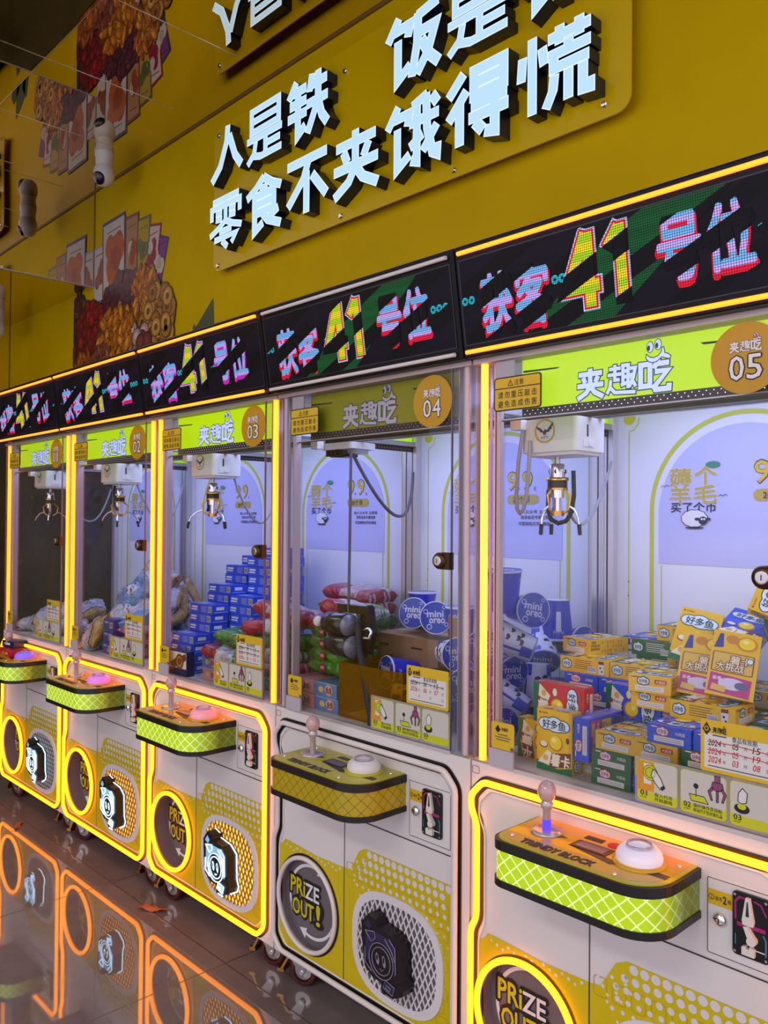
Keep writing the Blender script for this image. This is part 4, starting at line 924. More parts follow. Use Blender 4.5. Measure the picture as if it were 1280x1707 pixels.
for k in range(1, 6):
    ph = {5: -1.863, 4: -1.84, 3: -1.87, 2: -1.83, 1: -1.88}[k]+1.12
    LED[k] = (led_mat('led_char_%d' % k, (110, 175, 235), (190, 165, 245), ph), led_mat('led_red_%d' % k, (225, 20, 40) if k in (1, 4, 5) else (215, 30, 190), (225, 20, 60) if k != 3 else (200, 40, 180), ph), led_mat('led_yellow_%d' % k, (170, 210, 20), (235, 215, 20), ph), led_mat('led_white_%d' % k, (190, 215, 245), (170, 200, 245), ph), led_mat('led_green_%d' % k, (10, 96, 44), (8, 88, 40), ph+.056, level=.7))
    LED_CYAN[k] = led_mat('led_cyan_%d' % k, (30, 170, 190), (40, 180, 200), ph+.05)
mat('side_edge', (120, 116, 130), .3)

MACH = {}
for k, on, state, btn, label in ((1, True, 'pale', 'button_blue', 'claw machine numbered 01 with a white-lit grille, at the far end by the end wall'),
                                 (2, True, 'amber', 'button_pink', 'neon-lit claw machine numbered 02 holding a heap of foil snack bags'),
                                 (3, True, 'amber', 'button_green', 'neon-lit claw machine numbered 03 packed with blue biscuit boxes'),
                                 (4, False, 'dark', 'button_off', 'switched-off claw machine numbered 04 with unlit white tubes and a lowered motor'),
                                 (5, True, 'amber', 'button_white', 'neon-lit claw machine numbered 05 filled with yellow snack cartons')):
    MACH[k] = machine(k, on, state, btn, label)
# ------------------------------------------------------------------ claws and chutes
mat('cord_grey', (92, 86, 96), .5); mat('motor_dark', (30, 20, 24), .22, .3, coat=.5); mat('flange_grey', (120, 118, 130), .35, .3)
def bez(p0, p1, p2, n=20):
    p0, p1, p2 = Vector(p0), Vector(p1), Vector(p2)
    return [tuple(p0*(1-t)**2+p1*2*t*(1-t)+p2*t*t) for t in (i/n for i in range(n+1))]
def hose(b, path, r, m):                              # corrugated tube
    P = [Vector(p) for p in path]; out = []; rr = []
    for i in range(len(P)-1):
        seg = max(2, int((P[i+1]-P[i]).length/.0032))
        for j in range(seg): out.append(P[i].lerp(P[i+1], j/seg)); rr.append(r if len(out) % 2 else r*.74)
    b.tube(out, rr, m, 10)
def carriage(b):
    b.M = Matrix.Identity(4)
    b.prismz(rrect(.048, .207, .125, .250, .012, 4), 1.572, 1.652, 'carriage_white'); b.prismz(rrect(.055, .200, .132, .243, .012, 4), 1.564, 1.572, 'carriage_white')
    b.box(.2071, .2078, .166, .172, 1.606, 1.634, 'slot_black'); b.box(.2071, .2095, .150, .195, 1.582, 1.598, 'plastic_white'); b.box(.2095, .212, .170, .184, 1.584, 1.596, 'plastic_white')
def eagle(b):
    y = .1242; c = (.118, 1.622)
    b.poly([(c[0]+.029*math.cos(t*.1745), min(1.651, c[1]+.029*math.sin(t*.1745))) for t in range(36)], y, 'strip_ochre'); b.poly([(c[0]+.0245*math.cos(t*.1745), min(1.6505, c[1]+.0245*math.sin(t*.1745))) for t in range(36)], y-.0002, 'carriage_white')
    for s in (-1, 1):
        o = .004*s
        b.poly([(c[0]+s*.003, c[1]-.002), (c[0]+s*.010, c[1]+.006), (c[0]+s*.024, c[1]+.017+o), (c[0]+s*.0235, c[1]+.009+o), (c[0]+s*.020, c[1]+.008), (c[0]+s*.020, c[1]+.003), (c[0]+s*.015, c[1]+.003), (c[0]+s*.014, c[1]-.002), (c[0]+s*.008, c[1]-.003)], y-.0004, 'eagle_navy')
    b.poly([(c[0]-.006, c[1]-.004), (c[0], c[1]+.004), (c[0]+.007, c[1]+.002), (c[0]+.003, c[1]-.010), (c[0]-.003, c[1]-.009)], y-.0006, 'eagle_navy'); b.rect(c[0]-.001, c[0]+.004, c[1]-.008, c[1]-.005, y-.0008, 'text_red')
    b.text('A王牛', c[0]-.011, c[0]+.010, c[1]-.0185, c[1]-.0115, y-.0006, 'eagle_navy', .02, shear=.2)
mat('strip_ochre', (196, 160, 30), .45); mat('eagle_navy', (30, 28, 54), .45); mat('coil_dark', (46, 32, 22), .3, .4); mat('wire_red', (150, 40, 40), .5)
CX, CY = .113, .185
def claw_core(b):
    q = (CX, CY, 0)
    b.lathe([(.007, 1.545), (.007, 1.566)], 'steel', 14, q); b.lathe([(.0195, 1.513), (.0195, 1.541), (.015, 1.547)], 'chrome', 26, q)
    b.lathe([(.0275, 1.506), (.0275, 1.513), (.0195, 1.5135)], 'brass', 26, q); b.lathe([(.024, 1.488), (.024, 1.506)], 'coil_dark', 24, q); b.lathe([(.0255, 1.483), (.0255, 1.488)], 'brass', 26, q)
    b.lathe([(.0175, 1.464), (.0175, 1.483)], 'chrome', 24, q); b.lathe([(.0085, 1.432), (.0085, 1.466)], 'chrome', 14, q); b.lathe([(.0165, 1.420), (.0165, 1.432)], 'brass', 26, q)
    for i in range(4):
        a = R(20+90*i); b.ell((CX+.0198*math.cos(a), CY+.0198*math.sin(a), 1.528), (.0025, .0025, .006), 'black', 8, 6)
def finger(b, ang, spread):
    d = Vector((math.cos(ang), math.sin(ang), 0)); c = Vector((CX, CY, 0)); P = lambda r, z: tuple(c+d*r+Vector((0, 0, z)))
    b.tube([P(.015, 1.426), P(.026+.008*spread, 1.437), P(.030+.012*spread, 1.470), P(.022, 1.483)], .0032, 'brass', 8)
    b.tube([P(.028+.01*spread, 1.443), P(.034+.026*spread, 1.436), P(.040+.040*spread, 1.418), P(.042+.048*spread, 1.396)], .0030, 'chrome', 8)
    b.tube([P(.0415+.0465*spread, 1.400), P(.0425+.051*spread, 1.374)], [.0052, .0046], 'rubber_black', 10)
def rails(b):
    b.box(.02, .755, .170, .186, 1.652, 1.668, 'dark_bronze'); b.box(.02, .755, .215, .231, 1.652, 1.668, 'steel')
    for x in (.016, .742): b.box(x, x+.016, .06, .585, 1.668, 1.684, 'steel')
    b.box(.034, .066, .10, .126, 1.628, 1.652, 'carriage_white')
for k in (1, 2, 3, 4, 5):
    root = MACH[k]
    part('gantry_rail', root, rails, 'rails')
    if k != 4:
        cc = part('claw_carriage', root, carriage, 'carriage'); part('emblem', cc, eagle, 'eagle')
        cl = part('claw', root, claw_core, 'clawcore')
        for i in range(3): part('finger', cl, lambda b, i=i: finger(b, R((200 if k != 2 else 185)+120*i+(12*k)), .25 if k == 5 else 1.0), ('finger', i, k))
        if k == 5:
            part('hose', cl, lambda b: hose(b, [(CX+.032, CY+.02, 1.530), (CX+.034, CY+.02, 1.47), (CX+.030, CY+.016, 1.43), (CX+.018, CY+.012, 1.408), (CX-.004, CY+.010, 1.402), (CX-.026, CY+.010, 1.412), (CX-.036, CY+.012, 1.44), (CX-.036, CY+.014, 1.48), (CX-.028, CY+.014, 1.505)], .0062, 'rubber_black'))
            part('cable', root, lambda b: b.tube(bez((.046, .545, 1.575), (.10, .33, 1.32), (CX+.025, CY+.01, 1.437)), .0042, 'cable_grey', 10))
            part('cable', root, lambda b: b.tube([(.058, .118, 1.625), (.050, .112, 1.55), (.046, .110, 1.47), (.050, .108, 1.435), (.060, .106, 1.425), (.070, .106, 1.435), (.078, .108, 1.47), (.082, .112, 1.55), (.078, .120, 1.60)], .0048, 'cable_grey', 10))
        else:
            pts = {1: [(CX+.025, CY, 1.53), (CX+.034, CY, 1.48), (CX+.02, CY, 1.42), (CX-.01, CY, 1.41), (CX-.03, CY, 1.44), (CX-.03, CY, 1.50)], 2: [(CX-.002, CY-.02, 1.555), (CX+.008, CY-.03, 1.53), (CX+.03, CY-.035, 1.47), (CX+.045, CY-.03, 1.445)], 3: [(CX-.028, CY, 1.54), (CX-.034, CY, 1.50), (CX-.03, CY, 1.45), (CX-.022, CY-.01, 1.44)]}[k]
            part('hose', cl, lambda b, pts=pts: hose(b, pts, .0062, 'rubber_black'))
            part('cable', root, lambda b: b.tube(bez((.046, .545, 1.575), (.17, .38, 1.22), (.175, .235, 1.572)), .0044, 'cable_grey', 10), 'cable')
    else:
        def stub(b):
            b.prismz(rrect(.05, .19, .13, .235, .01, 3), 1.625, 1.645, 'carriage_white'); b.box(.06, .12, .14, .22, 1.606, 1.625, 'dark_bronze'); b.box(.12, .18, .16, .21, 1.612, 1.625, 'steel')
            for i in range(3): b.tube(bez((.07+.02*i, .14, 1.62), (.10+.01*i, .12, 1.585), (.15, .15+.02*i, 1.62)), .0025, 'rubber_black', 6)
        part('claw_carriage', root, stub, None, label='bare carriage plate without its cover')
        part('cable', root, lambda b: b.tube(bez((.046, .545, 1.575), (.20, .38, 1.25), (.15, .17, 1.615)), .0054, 'cord_grey', 10))
        MT = Matrix.Translation((.062, -.056, .012)) @ Matrix.Translation((.18, .145, 1.06)) @ Matrix.Scale(1.32, 4) @ Matrix.Translation((-.18, -.145, -1.06))
        part('hanging_cord', root, lambda b: b.tube([(.19, .13, 1.612), (.205, .115, 1.38), (.222, .097, 1.135)], .0042, 'cord_grey', 8))
        mo = part('dropped_motor', root, lambda b: (setattr(b, 'M', MT), b.box(.128, .232, .150, .168, 1.108, 1.126, 'motor_dark'), b.prism([(.196, 1.122), (.222, 1.128), (.238, 1.07), (.224, 1.02), (.200, 1.02)], .158, .172, 'coil_dark'), b.box(.150, .205, .142, .172, 1.010, 1.03, 'coil_dark')), None, label='dark claw motor lying on the prize chute')
        for z, x0 in ((1.082, .128), (1.036, .140)):
            def mt(b, z=z, x0=x0):
                b.M = MT @ Matrix.Translation((x0, .145, z)) @ Matrix.Rotation(R(90), 4, 'Y') @ Matrix.Rotation(R(8), 4, 'X'); b.lathe([(.006, -.044), (.010, -.038), (.023, -.030), (.0255, -.024), (.0255, .052), (.022, .056)], 'motor_dark', 26)
                b.lathe([(.0256, -.006), (.0262, -.004), (.0262, .004), (.0256, .006)], 'coil_dark', 26, caps=False); b.lathe([(.0245, .056), (.0245, .060), (.015, .064), (.006, .067)], 'flange_grey', 26)
            part('motor', mo, mt)
        part('hose', mo, lambda b: (setattr(b, 'M', MT), hose(b, [(.214, .135, 1.09), (.226, .128, 1.04), (.252, .12, .98), (.285, .11, .905), (.292, .105, .87)], .0088, 'rubber_black')))
        part('knob', mo, lambda b: (setattr(b, 'M', MT), b.ell((.076, .136, 1.082), (.012, .011, .012), 'ivory', 14, 10)))
        part('hook', mo, lambda b: (setattr(b, 'M', MT), b.tube([(.226, .14, 1.075), (.246, .138, 1.082), (.254, .138, 1.075), (.250, .136, 1.062), (.232, .136, 1.06)], .0035, 'chrome', 8)))
    cm = 'acrylic_yellow' if k == 4 else 'acrylic'
    def chute(b, cm=cm):
        b.box(.24, .50, .046, .049, SH+.004, 1.0, cm)
        if k == 4: b.box(.24, .243, .049, .27, SH+.004, 1.0, cm); b.box(.497, .50, .049, .27, SH+.004, 1.0, cm); b.box(.24, .50, .267, .27, SH+.004, 1.0, cm)
        if k == 4: b.box(.245, .495, .05, .266, SH+.004, SH+.007, 'chute_ochre')
        if k == 4: b.box(.26, .44, .052, .13, SH+.007, SH+.012, 'pad_white')
    mat('chute_ochre', (176, 124, 10), .5); mat('pad_white', (226, 222, 212), .8)
    if k in (3, 4, 5): part('prize_chute', root, chute, ('chute', k))

# ------------------------------------------------------------------ prizes
def X0(k): return (k-5)*PITCH
def inst(name, me, k, x, y, z, rot, label, cat, group=None):
    o = bpy.data.objects.new(name, me); COL.objects.link(o); o.location = (X0(k)+x, y, z); o.rotation_euler = rot
    tag(o, label, cat, group); return o
def meshof(fn, name):
    b = MB(); fn(b); return b.mesh(name)

# --- snack cartons: L along x, W along y, H along z, origin in the middle of the base
CL, CW, CH = .137, .093, .0375
for n3, c in dict(yellow=(236, 186, 14), blue=(36, 84, 216), green=(30, 104, 44), red=(208, 34, 30)).items(): mat('carton_'+n3, c, .35, coat=.2)
for n3, c in dict(cloud=(226, 236, 246), teal=(10, 70, 74), ball=(248, 214, 20), ball_hi=(255, 240, 140), bun=(206, 132, 40), bun_d=(120, 64, 24), gold=(224, 184, 80), cream=(246, 232, 200), splash=(20, 110, 60), pink=(190, 50, 130), pale=(214, 208, 232), slate=(90, 96, 130), blue_d=(36, 60, 150), cap=(236, 226, 214), navy=(24, 32, 84)).items(): mat('pk_'+n3, c, .4)
def T_face(b, face):
    """frame with x = right, z = up, -y = outwards for each face of a carton"""
    h = CH
    if face == 'front': M = Matrix.Translation((-CL/2, -CW/2, 0))
    if face == 'back': M = Matrix.Rotation(math.pi, 4, 'Z') @ Matrix.Translation((-CL/2, -CW/2, 0))
    if face == 'end': M = Matrix.Rotation(R(90), 4, 'Z') @ Matrix.Translation((-CW/2, -CL/2, 0))
    if face == 'end2': M = Matrix.Rotation(R(-90), 4, 'Z') @ Matrix.Translation((-CW/2, -CL/2, 0))
    if face == 'top': M = Matrix.Translation((0, 0, h)) @ Matrix.Rotation(R(-90), 4, 'Z') @ Matrix.Rotation(R(-90), 4, 'X') @ Matrix.Translation((-CW/2, 0, -CL/2))
    if face == 'under': M = Matrix.Rotation(R(-90), 4, 'Z') @ Matrix.Rotation(R(90), 4, 'X') @ Matrix.Translation((-CW/2, 0, -CL/2))
    b.M = M
def cloud(b, cx, cz, w, h, y, rim='pk_teal'):
    for q, m, dy in ((.0022, rim, 0), (0, 'pk_cloud', .0003)):
        for ox, oz, rx, rz in ((-.31, 0, .24, .46), (0, .1, .26, .50), (.3, -.02, .23, .44), (.05, -.15, .3, .4)):
            b.disc(cx+ox*w, cz+oz*h, rx*w+q, y-dy-.00003*abs(ox*10), m, 20, rz*h+q)
def logo3(b, x0, x1, z0, z1, y, m='pk_teal'):
    c = (x1-x0)/3
    for i, ch in enumerate('好多鱼'): b.text(ch, x0+i*c, x0+(i+.95)*c, z0, z1, y, m, .03)
def carton(col):
    base = 'carton_'+col; ltxt = {'yellow': 'pk_bun_d', 'blue': 'text_white', 'green': 'text_white', 'red': 'text_white'}[col]
    def f(b):
        b.box(-CL/2, CL/2, -CW/2, CW/2, 0, CH, base); e = -.0004
        T_face(b, 'top')      # portrait, x 0..CW, z 0..CL
        cloud(b, CW*.5, CL*.77, CW*.80, CL*.20, e); logo3(b, CW*.17, CW*.84, CL*.70, CL*.84, e-.0008)
        b.disc(CW*.08, CL*.94, .0025, e, 'text_red', 10); b.text('好丽友', CW*.13, CW*.32, CL*.925, CL*.955, e, 'pk_bun_d', .01)
        b.disc(CW*.55, CL*.47, CW*.20, e-.0002, 'pk_bun', 24, CL*.13); b.disc(CW*.54, CL*.485, CW*.17, e-.0005, 'pk_ball', 24, CL*.115); b.disc(CW*.50, CL*.52, CW*.07, e-.0008, 'pk_ball_hi', 16, CL*.04)
        b.disc(CW*.20, CL*.42, CW*.12, e-.0002, 'pk_bun_d', 18, CL*.055); b.disc(CW*.20, CL*.43, CW*.10, e-.0004, 'pk_cream', 18, CL*.045); b.disc(CW*.88, CL*.55, CW*.05, e-.0002, 'pk_bun_d', 12, CL*.05)
        b.poly([(0, 0), (CW, 0), (CW, CL*.12), (CW*.6, CL*.06), (CW*.3, CL*.09), (0, CL*.16)], e-.0001, 'pk_splash')
        b.poly([(CW*.03, CL*.12), (CW*.3, CL*.34), (CW*.5, CL*.28), (CW*.34, CL*.1)], e-.0003, 'pk_cream'); b.disc(CW*.26, CL*.21, CW*.08, e-.0005, 'pk_gold', 14, CL*.05)
        b.poly([(CW*.36, CL*.05), (CW*.96, CL*.13), (CW*.97, CL*.36), (CW*.42, CL*.30)], e-.0003, 'pk_bun_d'); b.text('薯卡', CW*.40, CW*.93, CL*.10, CL*.30, e-.0008, 'pk_cream', .05, shear=.1)
        T_face(b, 'under')    # the other big side
        b.poly([(CW*.05, CL*.72), (CW*.14, CL*.95), (CW*.22, CL*.95), (CW*.25, CL*.74)], e, 'pk_blue_d'); b.disc(CW*.42, CL*.88, CW*.14, e, 'pk_bun', 16, CL*.07); b.disc(CW*.72, CL*.84, CW*.22, e-.0002, 'pk_bun', 20, CL*.11); b.disc(CW*.72, CL*.845, CW*.17, e-.0004, 'pk_ball', 20, CL*.09); b.disc(CW*.69, CL*.87, CW*.07, e-.0006, 'pk_ball_hi', 12, CL*.03)
        b.poly(rrect(CW*.05, CW*.92, CL*.36, CL*.67, .004), e, 'pk_bun_d'); b.poly(rrect(CW*.075, CW*.895, CL*.372, CL*.658, .003), e-.0003, 'pk_gold')
        for m_, o_, dy in (('pk_bun_d', .17, .0008), ('pk_cream', .02, .0012)):
            b.text('薯卡', CW*.42, CW*.86, CL*.51, CL*.63, e-dy, m_, o_); b.text('大挑战', CW*.15, CW*.72, CL*.39, CL*.52, e-dy, m_, o_)
        b.disc(CW*.83, CL*.585, CW*.075, e-.0014, 'pk_teal', 16, CL*.045); b.disc(CW*.83, CL*.585, CW*.06, e-.0016, 'pk_cloud', 16, CL*.036)
        b.poly([(CW*.04, CL*.05), (CW*.90, CL*.02), (CW*.92, CL*.30), (CW*.06, CL*.34)], e, 'pk_pink'); b.disc(CW*.52, CL*.2, CW*.28, e-.0003, 'pk_pale', 20, CL*.09); b.disc(CW*.72, CL*.19, CW*.14, e-.0005, 'pk_slate', 16, CL*.06); b.poly([(CW*.1, CL*.08), (CW*.4, CL*.06), (CW*.42, CL*.15), (CW*.12, CL*.17)], e-.0006, 'pk_gold'); b.text('新春', CW*.12, CW*.30, CL*.23, CL*.29, e-.0006, 'text_white', .02)
        T_face(b, 'front')
        cloud(b, CL*.14, CH*.52, CL*.17, CH*.5, e); logo3(b, CL*.07, CL*.21, CH*.38, CH*.66, e-.0008)
        for i in range(5): b.rect(CL*.30, CL*(.66-.03*(i % 2)), CH*(.80-.13*i), CH*(.84-.13*i), e, ltxt)
        b.rect(CL*.58, CL*.74, CH*.12, CH*.5, e-.0001, 'sticker_white')
        for i in range(9): b.rect(CL*(.595+.016*i), CL*(.601+.016*i), CH*.2, CH*.46, e-.0003, 'text_black')
        b.rect(CL*.79, CL*.90, CH*.08, CH*.92, e, 'sticker_white'); b.rect(CL*.79, CL*.90, CH*.72, CH*.92, e-.0002, 'pk_bun_d'); b.disc(CL*.83, CH*.5, CL*.018, e-.0002, 'text_black', 10); b.disc(CL*.86, CH*.28, CL*.016, e-.0002, 'text_black', 10)
        T_face(b, 'back')
        b.text('猜猜', CL*.07, CL*.18, CH*.72, CH*.9, e, 'pk_bun_d', .02); b.text('好多鱼小知', CL*.06, CL*.27, CH*.5, CH*.68, e, 'text_white' if col != 'yellow' else 'pk_bun_d', .04); b.text('变身动手动', CL*.05, CL*.27, CH*.28, CH*.46, e, 'text_white' if col != 'yellow' else 'pk_bun_d', .04)
        rr = random.Random(4)
        for i in range(9):
            for j in range(3): b.disc(CL*(.34+.068*i), CH*(.22+.28*j), .0026, e, rr.choice(('pk_bun', 'pk_gold', 'pk_bun')), 8, .0046)
        for ff in ('end', 'end2'):
            T_face(b, ff)
            b.rect(CW*.16, CW*.84, CH*.12, CH*.42, e, 'pk_cap'); 
            for i in range(2): b.rect(CW*.20, CW*.78, CH*(.2+.1*i), CH*(.215+.1*i), e-.0002, 'text_grey')
            cloud(b, CW*.36, CH*.68, CW*.24, CH*.38, e, 'text_red' if col in ('blue', 'green') else 'pk_teal'); logo3(b, CW*.26, CW*.46, CH*.57, CH*.79, e-.0008, 'text_red' if col in ('blue', 'green') else 'pk_teal')
            b.poly(rrect(CW*.62, CW*.90, CH*.56, CH*.82, .002, 2), e, 'text_red' if col == 'yellow' else base); b.text('大挑战', CW*.65, CW*.87, CH*.60, CH*.78, e-.0004, 'pk_cream', .02)
            b.disc(CW*.07, CH*.88, .0014, e, 'text_red' if col != 'red' else 'text_white', 8); b.rect(CW*.10, CW*.24, CH*.85, CH*.91, e, ltxt)
        b.M = Matrix.Identity(4)
    return meshof(f, 'snack_carton')
CART = {c: carton(c) for c in ('yellow', 'blue', 'green', 'red')}
END = (0, 0, R(-90))                                   # short end to the front
def cart(col, x0, y0, z0, label, o='end', yaw=0, group=None, k=5):
    """x0, y0, z0: near corner of the standing place"""
    if o == 'end': c = (x0+CW/2, y0+CL/2, z0); r = (0, 0, R(-90+yaw))
    if o == 'long': c = (x0+CL/2, y0+CW/2, z0); r = (0, 0, R(yaw))
    if o == 'upright': c = (x0+CW/2, y0+CH, z0+CL/2); r = Euler((R(90), 0, 0)).to_matrix() @ Euler((0, 0, R(90))).to_matrix(); r = tuple(r.to_euler())
    if o == 'edge': c = (x0+CL/2, y0+CH, z0+CW/2); r = (R(90), 0, R(yaw))
    if o == 'fin': c = (x0+CH, y0+CL/2, z0+CW/2); r = tuple((Euler((0, 0, R(-90))).to_matrix() @ Euler((R(90), 0, 0)).to_matrix()).to_euler())
    return inst('snack_carton', CART[col], k, *c, r, label, 'snack box', group or 'snack cartons heaped in the last machine')
Z = [SH+.0045+CH*1.012*i for i in range(9)]
cart('green', .295, .05, Z[0], 'green snack carton on the cabinet floor, bottom of the two-green stack by the glass')
cart('green', .296, .05, Z[1], 'green snack carton on top of another green one, beneath a yellow carton by the glass')
cart('yellow', .304, .052, Z[2], 'yellow carton lying on the two green ones close to the glass')
cart('blue', .393, .053, Z[0], 'blue snack carton on the floor, mostly behind the numbered-steps sticker')
cart('yellow', .394, .055, Z[1], 'yellow carton lying between two others just above the numbered-steps sticker')
cart('yellow', .397, .050, Z[2], 'yellow carton directly under the blue one that sits above the steps sticker')
cart('blue', .424, .052, Z[3], 'blue carton with a white strip, lying above the numbered-steps sticker')
cart('green', .494, .056, Z[2], 'plain green carton under the blue one beside the yellow date card')
cart('blue', .520, .057, Z[3], 'blue carton half hidden behind the yellow date card')
for i in range(2): cart('yellow', .492, .058, Z[i], 'yellow carton hidden behind the steps sticker of machine 05', group='cartons behind the steps sticker')
cart('yellow', .152, .052, Z[0], 'yellow carton standing upright against the glass beneath the red one', 'upright')
cart('yellow', .200, .100, Z[0], 'yellow carton lying on the floor under the upright blue one')
cart('blue', .2485, .054, Z[1], 'blue carton standing on its long edge, narrow end facing the glass', 'fin')
cart('yellow', .062, .100, Z[0], 'yellow carton on its long edge just under the only red carton', 'edge')
cart('red', .112, .094, Z[0]+CW+.001, 'red carton on its long edge, the only red box in the cabinet', 'edge')
for x, nm in ((.060, 'side'), (.157, 'middle'), (.254, 'inner')):
    for i in range(4): cart(('yellow', 'blue')[i % 2], x, .242, Z[i], '%s carton buried under the second row, %s column of machine 05' % (('yellow', 'blue')[i % 2], nm), group='buried cartons of the second row')
cart('blue', .300, .200, Z[0]+.0, 'blue carton on its long edge behind the blue one standing narrow end out', 'edge')
cart('blue', .240, .199, Z[0]+CW+.001, 'upper blue carton on its long edge with a printed side facing out', 'edge')
cart('blue', .100, .238, Z[4], 'blue carton with its end out under the two long yellow ones, nearer the cups')
cart('blue', .196, .239, Z[4], 'blue carton with its end out, second under the long yellow pair')
cart('yellow', .080, .250, Z[5], 'long yellow carton with its side out, second row, nearer the heap of cups', 'long')
cart('yellow', .219, .252, Z[5], 'long yellow carton of the second row beside the tilted boxes', 'long')
def fill(col, x, y, n, z0=0, what=''):
    for i in range(n): cart(('yellow', 'green', 'yellow', 'blue')[(i+col) % 4], x, y, Z[z0+i], '%s snack carton packed out of sight %s' % (('yellow', 'green', 'yellow', 'blue')[(i+col) % 4], what), group='cartons packed deep in the heap '+what)
for i, x in enumerate((.352, .448, .544)): fill(i, x, .205, 4, 0, 'below the long yellow carton')
for i, x in enumerate((.392, .488, .584)): fill(i+1, x, .352, 5, 0, 'below the leaning boxes')
for i, x in enumerate((.20, .30)): fill(i, x, .392, 5, 0, 'below the green pair')
cart('yellow', .06, .30, Z[6], 'yellow carton turned askew on top of the long yellow pair', yaw=-14)
cart('blue', .150, .430, Z[6]+.002, 'blue carton lying flat behind the askew yellow one')
fill(2, .10, .392, 5, 0, 'below the blue flat one')
cart('green', .205, .400, Z[5], 'lower green carton of the pair by the back panel', 'long')
cart('green', .190, .402, Z[6], 'upper green carton of the pair by the back panel, dotted print facing out', 'long')
cart('yellow', .245, .430, Z[7], 'yellow carton topping the green pair by the back panel', 'long')
cart('yellow', .322, .168, Z[4], 'yellow carton with printed side, under the one with a white strip')
cart('yellow', .318, .150, Z[5], 'yellow carton with a white strip, right before the leaning boxes', yaw=9)
cart('yellow', .432, .135, Z[4], 'long yellow carton whose back print faces out, beneath the leaning boxes', 'long')
bpy.context.view_layer.update()
def free(col, x, y, z, eul, label, k=5):
    """centre of the carton at x, y, z"""
    q = eul.to_matrix() @ Vector((0, 0, CH/2)); return inst('snack_carton', CART[col], k, x-q.x, y-q.y, z-q.z, tuple(eul), label, 'snack box', 'snack cartons heaped in the last machine')
def look(face, yaw, back, roll):
    """top or under face towards -y, print upright; then lean back, turn and roll (degrees)"""
    B = Matrix.Rotation(R(90), 3, 'X') @ Matrix.Rotation(R(90), 3, 'Z') if face == 'top' else Matrix.Rotation(R(-90), 3, 'X') @ Matrix.Rotation(R(90), 3, 'Z')
    return (Matrix.Rotation(R(yaw), 3, 'Z') @ Matrix.Rotation(R(-back), 3, 'X') @ Matrix.Rotation(R(roll), 3, 'Y') @ B).to_euler()
free('yellow', .395, .330, 1.135, look('top', 22, 32, 12), 'yellow carton leaning back in mid heap, white cloud lettering upright')
free('yellow', .447, .252, 1.090, look('under', 20, 22, 6), 'thin-looking yellow carton leaning behind the big leaning one')
free('yellow', .530, .215, 1.105, look('under', 24, 20, 8), 'largest leaning yellow carton with the gold challenge print')
free('yellow', .570, .40, 1.225, look('top', 25, 25, -68), 'topmost yellow carton, its cloud lettering running upwards, below the lock')
free('blue', .475, .40, 1.155, look('top', 40, 66, 35), 'blue carton lying askew under the topmost yellow one')
free('green', .60, .36, 1.150, look('top', 20, 62, -14), 'pale-topped green carton between the topmost and the largest leaning ones')
for i in range(6): cart('yellow', .640, .20+.004*(i % 2), Z[i], 'yellow carton in the stack of ends beside the date card, %s from the floor' % ('first', 'second', 'third', 'fourth', 'fifth', 'sixth')[i], group='stack of yellow cartons beside the glass edge')
for i in range(5): cart(('yellow', 'blue')[i % 2], .648, .37, Z[i], '%s snack carton packed behind the stack of ends' % ('yellow', 'blue')[i % 2], group='cartons packed behind the stack')

